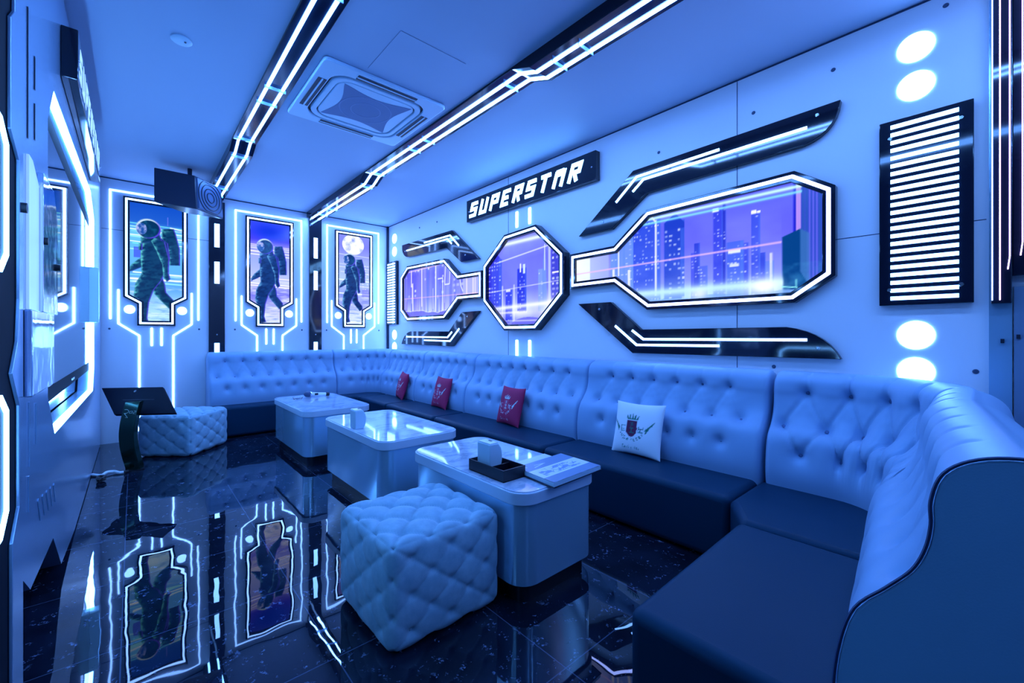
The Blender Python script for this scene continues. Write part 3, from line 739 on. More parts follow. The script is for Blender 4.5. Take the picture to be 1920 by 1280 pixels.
gm.add([Q(.03, .03), Q(.97, .03), Q(.97, .97), Q(.03, .97), Q(.05, .05, .014), Q(.95, .05, .014), Q(.95, .95, .014), Q(.05, .95, .014)], [(0, 1, 2, 3), (4, 5, 6, 7), (0, 1, 5, 4), (1, 2, 6, 5), (2, 3, 7, 6), (3, 0, 4, 7)])
gm.build('front_grille', M['spk'], t, 0)
for r_ in (.05, .09, .13, .17):
    pts = []
    for k in range(41):
        a = 2*PI*k/40; x = .5+r_/.38*math.cos(a)*1.0; y = .5+r_/.34*math.sin(a)
        pts.append(Q(min(max(x, .06), .94), min(max(y, .06), .94), .015))
    MB().tube(pts, .006, 6).build('grille_ring', M['dark'], t)
MB().cyl(spk(.16, .19, ZC), (0, 0, -1), .02, .02, ZC-zt-.01, 12).build('bracket', M['dark'], t)

# ------------------------------------------------------------ tables
def table(label, x0, x1, y0, y1):
    t = thing('coffee_table', label, 'table', ((x0+x1)/2, (y0+y1)/2, 0), 'steel coffee tables')
    MB().prism(rrect(x0+.05, x1-.05, y0+.05, y1-.05, .05), MZ, 0, .092).build('plinth', M['blackm'], t)
    MB().prism(rrect(x0+.012, x1-.012, y0+.012, y1-.012, .095, 10), MZ, .09, .452).build('body', M['steel'], t)
    MB().prism(rrect(x0, x1, y0, y1, .10, 10), MZ, .450, .505).build('edge_band', M['edge'], t, 40, .004)
    MB().prism(rrect(x0+.008, x1-.008, y0+.008, y1-.008, .092, 10), MZ, .5045, .510).build('tabletop', M['marble'], t, 40, .002)
table('nearest steel coffee table with marble top, holding tray and menus', 1.240, 1.785, 1.335, 2.33)
table('middle steel coffee table with only a tissue dispenser on its marble top', 1.180, 1.790, 2.575, 3.72)
table('farthest steel coffee table with a microphone on its marble top', 1.140, 1.772, 4.08, 5.24)

def dispenser(label, cx, cy, z, hx, hy, h):
    t = thing('tissue_dispenser', label, 'tissue dispenser', (cx, cy, z), 'tissue dispensers')
    prof = [(-hx, 0), (hx*.75, 0)] + [(hx*(.75+.55*math.sin(PI*q)**.8), h*q*.98) for q in (.12, .25, .4, .55, .7, .85)] + [(hx*.55, h), (-hx, h)]
    fm = lambda u, v, w: (cx+u, cy+w, z+v)
    MB().prism(prof, fm, -hy, hy).build('body', M['white'], t, 30, .006)
    MB().prism([(-hx*.9, h), (hx*.5, h), (hx*.5, h+.004), (-hx*.9, h+.004)], fm, -hy*.92, hy*.92).build('top_lid', M['whitehi'], t, 0)
    MB().prism([(hx*.1, h+.003), (hx*.35, h+.003), (hx*.35, h+.0055), (hx*.1, h+.0055)], fm, -.012, .012).build('slot', M['slot'], t, 0)
dispenser('white tissue dispenser standing on the middle coffee table', 1.240, 3.120, .510, .036, .052, .135)
t = thing('tray', 'low black open tray under the tissue dispenser on the nearest table', 'tray', (1.355, 1.645, .51))
x0, x1, y0, y1 = 1.285, 1.425, 1.508, 1.780
mb = MB(); mb.box(x0, x1, y0, y1, .5102, .514); w_ = .005
for b in ((x0, x0+w_, y0, y1), (x1-w_, x1, y0, y1), (x0+w_, x1-w_, y0, y0+w_), (x0+w_, x1-w_, y1-w_, y1)): mb.box(*b, .5102, .566)
mb.build('box', M['blackm'], t, 0)
MB().box(x0+w_, x1-w_, 1.622, 1.626, .514, .555).build('divider', M['blackm'], t, 0)
dispenser('white tissue dispenser standing in the black tray on the nearest table', 1.354, 1.702, .5142, .036, .052, .140)
# menus
def book(label, quad, z, h, kind):
    c = Vector((sum(q[0] for q in quad)/4, sum(q[1] for q in quad)/4, z))
    t = thing('menu', label, 'menu', c, 'menus on the nearest table')
    MB().prism(quad, MZ, z, z+h*.9).build('pages' if kind == 0 else 'page', M['white'], t, 0)
    cv = Canvas(1, 1, 90, 90)
    if kind == 0:
        cv.vgrad([(0, (120, 145, 185)), (1, (110, 140, 185))])
        cv.rect(0, 1, .26, .64, (225, 232, 240)); cv.rect(0, 1, .255, .275, (245, 250, 255)); cv.rect(0, 1, .625, .645, (245, 250, 255))
        f = fbm(cv.X, cv.Y, .12, .05, 3); cv.put((f > .52)*(cv.Y > .31)*(cv.Y < .59)*(cv.X > .1)*(cv.X < .86), (110, 140, 200), .8)
        r = np.random.RandomState(4)
        for k in range(16): cv.line(.12+.045*k, .34+.2*r.rand(), .16+.045*k, .34+.2*r.rand(), .012, (70, 110, 190), .8)
        cv.line(.2, .74, .42, .80, .02, (230, 240, 255)); cv.line(.26, .84, .46, .80, .016, (230, 240, 255)); cv.rect(.04, .12, .82, .94, (200, 220, 250))
    else: cv.vgrad([(0, (215, 225, 240)), (1, (235, 240, 250))])
    p = [np.array(q) for q in quad]
    fm = lambda u, v, w: tuple(p[0]*(1-u)*(1-v)+p[1]*u*(1-v)+p[2]*u*v+p[3]*(1-u)*v)+(w,)
    sheet('cover', cv, [(-.01, -.01), (1.01, -.01), (1.01, 1.01), (-.01, 1.01)], fm, 0, 0, z+h, M['paper'], t)
    if kind == 0: MB().ring(inset(quad, -.004), inset(quad, .001), MZ, z, z+.004).build('back_cover', M['dark'], t, 0)
book('open white leaf lying behind the blue menu on the nearest table', [(1.47, 1.60), (1.765, 1.615), (1.772, 1.715), (1.50, 1.70)], .5103, .004, 1)
book('thick blue menu with a patterned white band, overhanging the nearest table end', [(1.405, 1.300), (1.770, 1.318), (1.785, 1.600), (1.425, 1.580)], .5145, .024, 0)
# microphone
t = thing('microphone', 'wireless microphone lying across the farthest coffee table', 'microphone', (1.5, 4.99, .51))
a = Vector((1.40, 5.000, .546)); b = Vector((1.66, 4.985, .528)); d = (b-a).normalized()
MB().lathe(a, d, [(.004, -.006), (.018, 0), (.028, .014), (.032, .035), (.028, .058)], 20).build('mesh_head', M['spk'], t)
MB().lathe(a+d*.058, d, [(.028, 0), (.029, .004), (.029, .012), (.024, .014)], 20).build('ring', M['chrome'], t)
MB().lathe(a+d*.072, d, [(.024, 0), (.020, .05), (.018, .15)], 20).build('handle', M['whitehi'], t)
MB().box(1.50, 1.535, 4.970, 4.985, .530, .552).build('display', M['slot'], t, 0)
MB().lathe(a+d*.222, d, [(.018, 0), (.019, .003), (.019, .034), (.012, .040)], 20).build('end_cap', M['rubber'], t)
t = thing('glass_dish', 'small clear glass dish beside the microphone head', 'dish', (1.30, 4.94, .51))
MB().lathe((1.315, 4.93, .5102), (0, 0, 1), [(.040, 0), (.050, .022), (.047, .022), (.037, .004), (.002, .004)], 28).build('bowl', M['glass'], t)

# ------------------------------------------------------------ tufted ottomans
def ottoman(label, cx, cy, hx, hy, hz, rz, unit_n, z0=.006):
    t = thing('ottoman', label, 'ottoman', (cx, cy, 0), 'tufted ottomans')
    N = 64; R = .040; mb = MB(); ca, sa = math.cos(rz), math.sin(rz)
    H = (hx, hy, hz); zc_ = z0+hz; btn = []
    for ax_ in range(3):
        for sg in (-1, 1):
            if ax_ == 2 and sg < 0: pass
            o1, o2 = [(1, 2), (2, 0), (0, 1)][ax_]
            vs = []
            for i in range(N+1):
                for j in range(N+1):
                    p = [0, 0, 0]; p[ax_] = sg*H[ax_]; p[o1] = (2*i/N-1)*H[o1]; p[o2] = (2*j/N-1)*H[o2]
                    q = [max(-H[k]+R, min(H[k]-R, p[k])) for k in range(3)]
                    d = np.array(p)-np.array(q); dn = d/np.linalg.norm(d)
                    # pillow shape between diagonal creases
                    un1, un2 = 2*H[o1]/unit_n, 2*H[o2]/unit_n
                    u = (p[o1]+H[o1])/un1; v = (p[o2]+H[o2])/un2
                    if ax_ == 0: u, v = (p[o1]+H[o1])/un1, (p[o2]+H[o2])/un2
                    A_ = abs(math.sin(PI*(u+v)/2)); B_ = abs(math.sin(PI*(u-v)/2))
                    amp = .024 if ax_ == 2 else .008
                    puff = (A_*B_)**(.34 if ax_ == 2 else .26)
                    fu, fv = round(u), round(v)
                    best = 9
                    for a_ in (fu-1, fu, fu+1):
                        for b_ in (fv-1, fv, fv+1):
                            if (a_+b_) % 2 == 0: best = min(best, math.hypot(u-a_, v-b_))
                    dep = -.012*math.exp(-(best/.22)**2)
                    ed = min((H[o1]-abs(p[o1]))/R, (H[o2]-abs(p[o2]))/R, 1.0); edge = .30+.70*ed*ed*(3-2*ed)
                    bulge = .012*(1-(p[o1]/H[o1])**2)*(1-(p[o2]/H[o2])**2)
                    r = np.array(q)+dn*(R+amp*(puff-.75)*edge+dep+bulge)
                    vs.append((cx+ca*r[0]-sa*r[1], cy+sa*r[0]+ca*r[1], max(zc_+r[2], .004)))
            fs = [(i*(N+1)+j, (i+1)*(N+1)+j, (i+1)*(N+1)+j+1, i*(N+1)+j+1) for i in range(N) for j in range(N)]
            mb.add(vs, fs)
            if ax_ == 2 and sg < 0: continue
            for i in range(1, unit_n):
                for j in range(1, unit_n):
                    if (i+j) % 2: continue
                    p = [0, 0, 0]; p[ax_] = sg*(H[ax_]-(.024 if ax_ == 2 else .008)*.75-.008); p[o1] = (2*i/unit_n-1)*H[o1]; p[o2] = (2*j/unit_n-1)*H[o2]
                    n_ = [0, 0, 0]; n_[ax_] = sg
                    rot = lambda w: (ca*w[0]-sa*w[1], sa*w[0]+ca*w[1], w[2])
                    w_ = rot(p); btn.append(((cx+w_[0], cy+w_[1], zc_+w_[2]), rot(n_)))
    me = mb.mesh('upholstery', M['suede'], 0)
    bm = bmesh.new(); bm.from_mesh(me); bmesh.ops.remove_doubles(bm, verts=bm.verts[:], dist=.0015); bmesh.ops.recalc_face_normals(bm, faces=bm.faces[:])
    bm.to_mesh(me); bm.free(); me.polygons.foreach_set('use_smooth', [True]*len(me.polygons))
    o = bpy.data.objects.new('upholstery', me); COL.objects.link(o); o.parent = t; o.matrix_parent_inverse = parent_inv(t)
    for p, n_ in btn:
        MB().lathe(Vector(p)-Vector(n_)*.004, n_, [(.008, 0), (.008, .003), (.005, .006), (.001, .007)], 10).build('button', M['suede'], o)
    return t
ottoman('near grey tufted cube ottoman in front of the nearest table', .966, 1.724, .264, .262, .207, 0, 6)
ottoman('far grey tufted ottoman beside the touch screen, at the left sofa end', .428+.153-.185+.01, 5.177+.247+.164, .262, .285, .200, math.atan2(-.33, .37)+.02, 6)

# ------------------------------------------------------------ sofa
PROF = [(.235, .28), (.250, .36), (.258, .445), (.248, .545), (.224, .63), (.176, .69), (.138, .74), (.118, .79), (.110, .84), (.110, .885), (.095, .935), (.056, .965), (0, .975), (-.055, .962), (-.095, .925), (-.112, .86)]
def catmull(p, n):
    p = np.array(p); out = []
    q = np.vstack([2*p[0]-p[1], p, 2*p[-1]-p[-2]])
    for i in range(len(p)-1):
        for k in range(n):
            t_ = k/n; a, b, c, d = q[i], q[i+1], q[i+2], q[i+3]
            out.append(.5*(2*b+(c-a)*t_+(2*a-5*b+4*c-d)*t_**2+(3*b-a-3*c+d)*t_**3))
    out.append(p[-1]); return np.array(out)
PR = catmull(PROF, 5)
PN = np.gradient(PR, axis=0); PN = np.stack([PN[:, 1], -PN[:, 0]], 1); PN /= np.linalg.norm(PN, axis=1)[:, None]
ARC = np.concatenate([[0], np.cumsum(np.linalg.norm(np.diff(PR, axis=0), axis=1))])
def arc_at_z(z): k = np.argmin(np.abs(PR[:60, 1]-z)); return ARC[k]
ROWS = [arc_at_z(.87), arc_at_z(.70), arc_at_z(.545)]
def path_line(a, b): return lambda s_: (np.array(a)+(np.array(b)-np.array(a))*s_, None)
def polypath(pts):
    P_ = np.array(pts, float); L = np.concatenate([[0], np.cumsum(np.linalg.norm(np.diff(P_, axis=0), axis=1))])
    def f(s_):
        x = np.interp(s_, L, P_[:, 0]); y = np.interp(s_, L, P_[:, 1])
        e = .01; a = np.array([np.interp(s_-e, L, P_[:, 0]), np.interp(s_-e, L, P_[:, 1])]); b = np.array([np.interp(s_+e, L, P_[:, 0]), np.interp(s_+e, L, P_[:, 1])])
        d = b-a; d /= np.linalg.norm(d)
        return np.array([x, y]), np.array([d[1], -d[0]])       # front lies to the right of the walking direction
    return f, L[-1]
def backrest(t, pts, spacing, n_btn, depth=.030, crease=.0042, margin=None, end_panel=False, skip_lo=False, first_open=False, last_open=False):
    f, L = polypath(pts); ds = .0105; n = max(int(L/ds), 8)
    btn = []
    m0 = (L-spacing*(n_btn-1))/2 if margin is None else margin
    top = [m0+spacing*k for k in range(n_btn)]; mid = [m0-spacing/2+spacing*k for k in range(n_btn+1)]
    mid = [x for x in mid if .05 < x < L-.05]
    for r_, row in enumerate((top, mid, top)): btn += [(x, ROWS[r_]) for x in row]
    segs = [((x, ROWS[0]), (x+q*spacing/2, ROWS[1])) for x in top for q in (-1, 1)]
    if crease > .006: segs += [((x, ROWS[2]), (x+q*spacing/2, ROWS[1])) for x in top for q in (-1, 1)]
    segs += [((x, ROWS[0]), (x, ROWS[0]+.13)) for x in top]
    sg = np.array(segs)
    B = np.array(btn); V = ARC
    ss = np.linspace(0, L, n+1)
    # shrink at both ends so that neighbouring units show a rounded joint
    rings = []
    for s_ in ss:
        d0 = min(s_ if not first_open else 9, (L-s_) if not last_open else 9)
        e = 0 if d0 > .030 else (.030-math.sqrt(max(.030**2-(.030-d0)**2, 0)))
        dd = np.hypot((s_-B[:, 0])[:, None], V[None, :]-B[:, 1][:, None])
        dis = -depth*np.exp(-(dd/.030)**2).max(0) - depth*.45*np.exp(-(dd/.075)**2).max(0)
        ab = sg[:, 1]-sg[:, 0]; L2 = (ab**2).sum(1)
        q0 = s_-sg[:, 0, 0]; q1 = V[None, :]-sg[:, 0, 1][:, None]
        tt = np.clip((q0[:, None]*ab[:, 0][:, None]+q1*ab[:, 1][:, None])/L2[:, None], 0, 1)
        dc = np.hypot(q0[:, None]-tt*ab[:, 0][:, None], q1-tt*ab[:, 1][:, None])
        dis += -crease*np.exp(-(dc/.010)**2).max(0)
        dis += .010
        dis[-14:] = np.minimum(dis[-14:], 0.002)*np.linspace(1, 0, 14)
        p, nn = f(s_)
        rings.append((p, nn, e, dis))
    verts = []; m = len(PR)
    for p, nn, e, dis in rings:
        for k in range(m):
            o = PR[k]+PN[k]*(dis[k]-e)
            verts.append((p[0]+nn[0]*o[0], p[1]+nn[1]*o[0], o[1]))
        for o, z in ((-.115, .5), (-.115, .28)): verts.append((p[0]+nn[0]*o, p[1]+nn[1]*o, z))
    M_ = m+2; faces = []
    for i in range(len(rings)-1):
        for k in range(M_):
            k2 = (k+1) % M_
            faces.append((i*M_+k, (i+1)*M_+k, (i+1)*M_+k2, i*M_+k2))
    faces += [tuple(range(M_)), tuple(range((len(rings)-1)*M_, len(rings)*M_))[::-1]]
    o = MB().add(verts, faces).build('backrest', M['leather'], t, 70)
    bo = o
    for x, v in btn:
        p, nn = f(x); k = np.argmin(np.abs(ARC-v)); q = PR[k]-PN[k]*(depth*1.45-.006); n3 = Vector((nn[0]*PN[k][0], nn[1]*PN[k][0], PN[k][1]))
        MB().lathe((p[0]+nn[0]*q[0], p[1]+nn[1]*q[0], q[1]), n3, [(.011, 0), (.010, .003), (.006, .006), (.001, .007)], 10).build('button', M['button'], o)
    return f, L
def seat(t, poly, z1=.36, name='seat'):
    return MB().prism(poly, MZ, .012, z1).build(name, M['leather_dark'], t, 50, .035, 5)
def sofa(label, pts, seat_poly, spacing, nb, **k):
    t = thing('sofa_section', label, 'sofa', (sum(p[0] for p in seat_poly)/len(seat_poly), sum(p[1] for p in seat_poly)/len(seat_poly), 0), 'tufted wraparound sofa sections')
    fl = backrest(t, pts, spacing, nb, **k); seat(t, seat_poly); return t, fl
def arcpts(cx, cy, r, a0, a1, n=24): return [(cx+r*math.cos(math.radians(a0+(a1-a0)*k/n)), cy+r*math.sin(math.radians(a0+(a1-a0)*k/n))) for k in range(n+1)]
XC = 2.935; YBK = 6.325; g = .004
SF = 2.285
sofa('tufted sofa section along the back wall, its left end by the far ottoman', [(.665, YBK), (2.13, YBK)], [(.665, 5.86), (2.13-g, 5.86), (2.13-g, 6.12), (.665, 6.12)], .185, 7)
sofa('tufted corner sofa section between the back wall and the right wall', [(2.13, YBK), (2.505, YBK)]+arcpts(2.505, YBK-.43, .43, 90, 0)+[(XC, 5.88)],
     [(2.13+g, 5.86), (2.20, 5.86), (2.262, 5.84), (SF, 5.78), (SF, 5.70), (2.72, 5.70), (2.72, 5.95), (2.55, 6.12), (2.13+g, 6.12)], .17, 5)
sofa('tufted sofa section holding the farthest red cushion', [(XC, 5.88), (XC, 4.90)], [(SF, 4.90+g), (2.72, 4.90+g), (2.72, 5.70-g), (SF, 5.70-g)], .172, 5)
sofa('tufted sofa section holding the second red cushion, opposite the middle table', [(XC, 4.90), (XC, 3.80)], [(SF, 3.80+g), (2.72, 3.80+g), (2.72, 4.90-g), (SF, 4.90-g)], .175, 5)
sofa('tufted sofa section holding the nearest red cushion', [(XC, 3.80), (XC, 2.235)], [(SF, 2.235+g), (2.72, 2.235+g), (2.72, 3.80-g), (SF, 3.80-g)], .185, 7)
sofa('tufted sofa section holding the white cushion', [(XC, 2.235), (XC, .885)], [(SF, .895+g), (2.72, .895+g), (2.72, 2.235-g), (SF, 2.235-g)], .178, 6)
sofa('curved corner sofa section with deep buttons below the barred light panel', [(XC, .862)]+arcpts(2.435, .555, .50, 0, -88)+[(2.06, .050)],
     [(SF, .895-g), (2.05+g, .755), (2.05+g, .245), (2.44, .245), (2.60, .32), (2.70, .45), (2.72, .895-g)], .205, 7, depth=.036, crease=.012, margin=.165, last_open=True)
t, (f_, L_) = sofa('near end section of the sofa with a plain rolled side panel facing the camera', [(2.06, .050), (1.15, -.042)], [(1.138, .745), (2.05-g, .765), (2.05-g, .22), (1.138, .22)], .185, 4, first_open=True, last_open=True, depth=.022)
# its side panel and piping
prof = [tuple(PR[k]+PN[k]*.008) for k in range(0, len(PR), 2)] + [(-.115, .5), (-.115, .06), (.20, .06)]
fs_ = lambda u, v, w: (1.150-.1006*u-.995*w, -.042+.995*u-.1006*w, v)
low = [(.20, .06), (.225, .20)]
sp_pp = 0
pp = low+[(a+.0, b) for a, b in prof[:-1]]
spn = MB().prism(pp, fs_, -.004, .012).build('side_panel', M['side'], t, 0, .006)
MB().tube([fs_(a, b, .011) for a, b in [tuple(PR[k]+PN[k]*.0115) for k in range(len(PR))]], .0032, 6).build('piping', M['piping'], spn)

# ------------------------------------------------------------ cushions with a printed crest
def crest_canvas(base, main, wing, ink):
    c = Canvas(1, 1, 150, 150, 2); c.vgrad([(0, base), (1, base)])
    ox, oy, S_ = .45, .50, 1.22
    T = lambda pts: [(ox+x*S_, oy+y*S_) for x, y in pts]
    c.poly(T([(-.09, .11), (.09, .11), (.085, .05), (.095, .0), (.085, -.07), (.04, -.12), (0, -.14), (-.04, -.12), (-.085, -.07), (-.095, 0), (-.085, .05)]), main)
    for k in range(5):
        x = -.08+.04*k; h = .06+.03*(1-abs(k-2)/2)
        c.poly(T([(x-.016, .135), (x+.016, .135), (x+.008+(k-2)*.008, .135+h*.8), (x+(k-2)*.012, .135+h), (x-.008+(k-2)*.008, .135+h*.8)]), wing)
    c.rect(ox-.085*S_, ox+.085*S_, oy+.125*S_, oy+.14*S_, wing)
    for s in (-1, 1):
        for k in range(3): c.poly(T([(s*(.21+.012*k), -.03-.03*k+.02), (s*(.36-.05*k), .13-.055*k), (s*(.33-.05*k), .07-.055*k), (s*(.22+.01*k), -.055-.03*k+.02)]), wing)
    for tx, ty, s_ in [(-.15, -.02, '巨'), (.15, -.02, '星')]:
        x0, y0 = ox+tx*S_, oy+ty*S_
        for tr in text_tris(s_, .13): c.poly([(x0+a, y0-.04+b) for a, b in tr], ink)
    for k, s_ in enumerate('天王'):
        for tr in text_tris(s_, .11): c.poly([(ox+a, oy+.02-.105*k+b) for a, b in tr], wing)
    word = 'Superstar'
    for k, ch in enumerate(word):
        th = math.radians(-62+k*15.5); R = .275
        px, py = ox+R*math.sin(th), oy+.03-R*math.cos(th)
        ca, sa = math.cos(th), math.sin(th)
        for tr in text_tris(ch, .115): c.poly([(px+a*ca-b*sa, py+a*sa+b*ca-.01) for a, b in tr], ink)
    for tr in text_tris('Family Ktv', .085): c.poly([(ox+a, oy-.39+b) for a, b in tr], ink, .8)
    return c
def cushion(label, yc, xb, w, h, lean, can, rz=0., roll=0., hem=.0):
    N = 60; cols = can.out()
    t_ = .075; vs = []; cl = []
    t = thing('cushion', label, 'cushion', (xb, yc, .36), 'crest cushions on the sofa')
    def shape(a, b):
        k = (1-abs(a)**2.6)*(1-abs(b)**2.6); pin = 1-.075*(1-b*b)*abs(a)**2-.0
        x = a*(1-.07*(1-b*b)*a*a)*w/2; y = b*(1-.07*(1-a*a)*b*b)*h/2
        return x, y, t_*max(k, 0)**.55+.002+.004*math.sin(9*a+3*b)*k
    ny = can.ny-1; nx = can.nx-1
    Rm = Matrix.Rotation(rz, 3, 'Z') @ Matrix.Rotation(lean, 3, 'Y')
    for side in (1, -1):
        for j in range(N+1):
            for i in range(N+1):
                a, b = 2*i/N-1, 2*j/N-1; x, y, d = shape(a, b)
                xr = x*math.cos(roll)-y*math.sin(roll); yr = x*math.sin(roll)+y*math.cos(roll)
                p = Rm @ Vector((-side*d*.62, -xr, yr+h/2))
                vs.append((xb+p.x, yc+p.y, .358+p.z))
                cl.append(cols[int((b+1)/2*ny), int((a+1)/2*nx)] if side > 0 else cols[2, 2])
    M1 = (N+1)**2; fs = []
    for j in range(N):
        for i in range(N):
            a = j*(N+1)+i; fs += [(a, a+1, a+N+2, a+N+1), (M1+a, M1+a+N+1, M1+a+N+2, M1+a+1)]
    edge = [i for i in range(N)]+[k*(N+1)+N for k in range(N)]+[N*(N+1)+N-i for i in range(N)]+[(N-k)*(N+1) for k in range(N)]
    for k in range(len(edge)): a, b = edge[k], edge[(k+1) % len(edge)]; fs.append((a, M1+a, M1+b, b))
    me = MB().add(vs, fs).mesh('cover', M['cloth'], 60)
    ca = me.color_attributes.new('Col', 'FLOAT_COLOR', 'POINT'); c4 = np.ones((len(vs), 4)); c4[:, :3] = lin(np.array(cl)); ca.data.foreach_set('color', c4.ravel())
    o = bpy.data.objects.new('cover', me); COL.objects.link(o); o.parent = t; o.matrix_parent_inverse = parent_inv(t)
    pts = [vs[i] for i in edge]; pts = [tuple((Vector(p)+Vector(vs[i+M1]))/2) for p, i in zip(pts, edge)]
    return t
RED = crest_canvas((176, 30, 84), (190, 60, 105), (190, 225, 225), (205, 215, 225))
WHT = crest_canvas((238, 243, 250), (95, 20, 70), (20, 120, 105), (20, 110, 110))
cushion('white cushion printed with a green winged crest, propped on the sofa', 1.655, 2.600, .40, .37, math.radians(14), WHT, math.radians(-4), .03)
cushion('red crest cushion nearest the white cushion', 3.005, 2.600, .37, .36, math.radians(15), RED, math.radians(-8), .02)
cushion('second red crest cushion, opposite the middle coffee table', 4.225, 2.615, .37, .36, math.radians(15), RED, math.radians(-6))
cushion('farthest red crest cushion, by the sofa corner', 5.200, 2.62, .36, .35, math.radians(15), RED, math.radians(-14), -.03)

# ------------------------------------------------------------ touch screen console by the left wall
t = thing('touch_screen_console', 'black touch screen on a curved dark green stand by the left wall', 'console', (.03, 5.10, 0))
def unp(px, py, depth):
    r = Vector((.7479, -.6638, 0)); f = Vector((.6638, .7479, 0))
    return Vector((0, 0, 1.2))+f*depth+r*((px-960)/800*depth)+Vector((0, 0, -(py-627)/800*depth))
A, B, C_, D = unp(190, 727, 4.05), unp(305, 725, 4.00), unp(329, 774, 3.78), unp(214, 777, 3.83)
nrm = (B-A).cross(D-A).normalized()
if nrm.y > 0: nrm = -nrm
mb = MB(); k = nrm*-.028
mb.add([A, B, C_, D, A+k, B+k, C_+k, D+k], [(0, 1, 2, 3), (7, 6, 5, 4), (0, 4, 5, 1), (1, 5, 6, 2), (2, 6, 7, 3), (3, 7, 4, 0)])
mb.build('screen', M['slate'], t, 0, .004)
m0 = A*.47+B*.53
MB().cyl(m0*.85+(C_*.5+D*.5)*.15-nrm*.001, nrm, .012, .012, .003, 16).build('camera', M['dark'], t)
MB().tube([A*.52+D*.48+(B-A)*.25+nrm*.002, A*.52+D*.48+(B-A)*.75+nrm*.002], .0025, 6).build('hinge_line', M['dark'], t)
pts = []
for q in np.linspace(0, 1, 24):
    z = .605*(1-q); bow = math.sin(PI*min(q*1.05, 1))**1.0*.06
    pts.append((z, bow))
mb = MB(); vs = []
base = Vector((-.022, 5.045, 0))
for z, bow in pts:
    sh = (.605-z)*.04
    c = base+Vector((.02-bow*.7+.0, .0-bow*.55+ (.0), z))
    for dx, dy in ((-.052, .0), (.045, -.035), (.075, .04), (-.02, .075)): vs.append((c.x+dx, c.y+dy, z+.002))
n_ = len(pts); fs = [(4*i+k, 4*i+(k+1) % 4, 4*i+4+(k+1) % 4, 4*i+4+k) for i in range(n_-1) for k in range(4)]+[(0, 1, 2, 3), (4*n_-4, 4*n_-3, 4*n_-2, 4*n_-1)]
mb.add(vs, fs).build('stand', M['green_mirror'], t, 40, .004)
p = base+Vector((-.035, -.075, .52))
lm = mat('stand_mark', (.35, .5, .45), .4); M['mark'] = lm
def stand_pt(a, z):     # point on the front face of the stand, a = 0..1 across
    q = 1-z/.605; bow = math.sin(PI*min(q*1.05, 1))*.06
    c = base+Vector((.02-bow*.7, -bow*.55, z)); l, r_ = Vector((c.x-.052, c.y, z)), Vector((c.x+.045, c.y-.035, z))
    return l*(1-a)+r_*a+Vector((-.0012, -.003, 0))
for pl in ([(.12, .545), (.30, .545), (.42, .535), (.42, .52), (.30, .512), (.15, .512)], [(.18, .512), (.46, .475), (.30, .478)], [(.52, .53), (.52, .512), (.68, .512), (.68, .53), (.52, .53)], [(.78, .53), (.92, .53), (.92, .518), (.78, .518), (.78, .506), (.92, .506)]):
    MB().tube([stand_pt(a, z) for a, z in pl], .0022, 6).build('logo_mark', M['mark'], t)
MB().prism(rrect(-.045, .075, 5.0, 5.14, .03), MZ, .0005, .010).build('foot_plate', M['blackm'], t, 0)
# cables
t = thing('power_cable', 'white cable running across the floor to the touch screen stand', 'cable', (-.14, 5.0, 0))
MB().tube([tuple(p) for p in catmull([(-.262, 5.06, .013), (-.20, 4.99, .013), (-.17, 5.02, .024), (-.125, 5.03, .020), (-.09, 4.985, .013), (-.06, 4.975, .013)], 8)], .0125, 8).build('cable', M['whitehi'], t)
MB().cyl((-.062, 4.975, .014), (.85, .5, 0), .013, .011, .035, 12).build('plug', M['rubber'], t)
t = thing('cable_bundle', 'small knot of black wires beside the white cable on the floor', 'cable', (-.205, 4.80, 0))
r = random.Random(3); pts = []
for k in range(26):
    a = k*1.9; pts.append((-.200+.026*math.cos(a)+.008*r.uniform(-1, 1), 4.83+.05*math.sin(a)+.01*r.uniform(-1, 1), .010+.030*abs(math.sin(k*.7))))
MB().tube([tuple(p) for p in catmull(pts, 4)], .006, 6).build('wires', M['rubber'], t)

# ------------------------------------------------------------ left wall: cladding with a hexagonal television niche
HEX = [(2.62, .94), (2.83, .750), (5.30, .705), (5.46, .90), (5.46, 2.24), (5.03, 2.40), (2.80, 2.295), (2.62, 2.10)]
out = [(2.06, .42), (2.216, .316), (2.783, .293), (3.066, .063), (3.71, .012), (6.40, .012), (6.40, 2.915), (2.06, 2.915)]
def plate_with_hole(outer, hole, fm, w0, w1):
    bm = bmesh.new()
    def loop(pl): vs = [bm.verts.new((u, v, 0)) for u, v in pl]; return [bm.edges.new((vs[i], vs[(i+1) % len(vs)])) for i in range(len(vs))]
    es = loop(outer)+loop(hole)
    bmesh.ops.triangle_fill(bm, use_beauty=True, use_dissolve=False, edges=es)
    bm.verts.index_update(); V = [(v.co.x, v.co.y) for v in bm.verts]; F = [tuple(v.index for v in f.verts) for f in bm.faces]; bm.free()
    mb = MB(); n = len(V); mb.add([fm(u, v, w0) for u, v in V]+[fm(u, v, w1) for u, v in V], [f[::-1] for f in F]+[tuple(i+n for i in f) for f in F])
    for pl, o in ((outer, 0), (hole, len(outer))):
        k = len(pl); fs = [(o+i, o+(i+1) % k, n+o+(i+1) % k, n+o+i) for i in range(k)]
        mb.f += fs
    return mb
structure('wall_left', plate_with_hole(out, HEX, ML, -.100, 0), M['clad'])
structure('trim_8', MB().box(-.60, -.385, YF, YB, 0, ZC), M['dark'])
structure('trim_9', MB().box(-.385, -.375, 2.0, 6.42, 0, 2.9), M['black'])
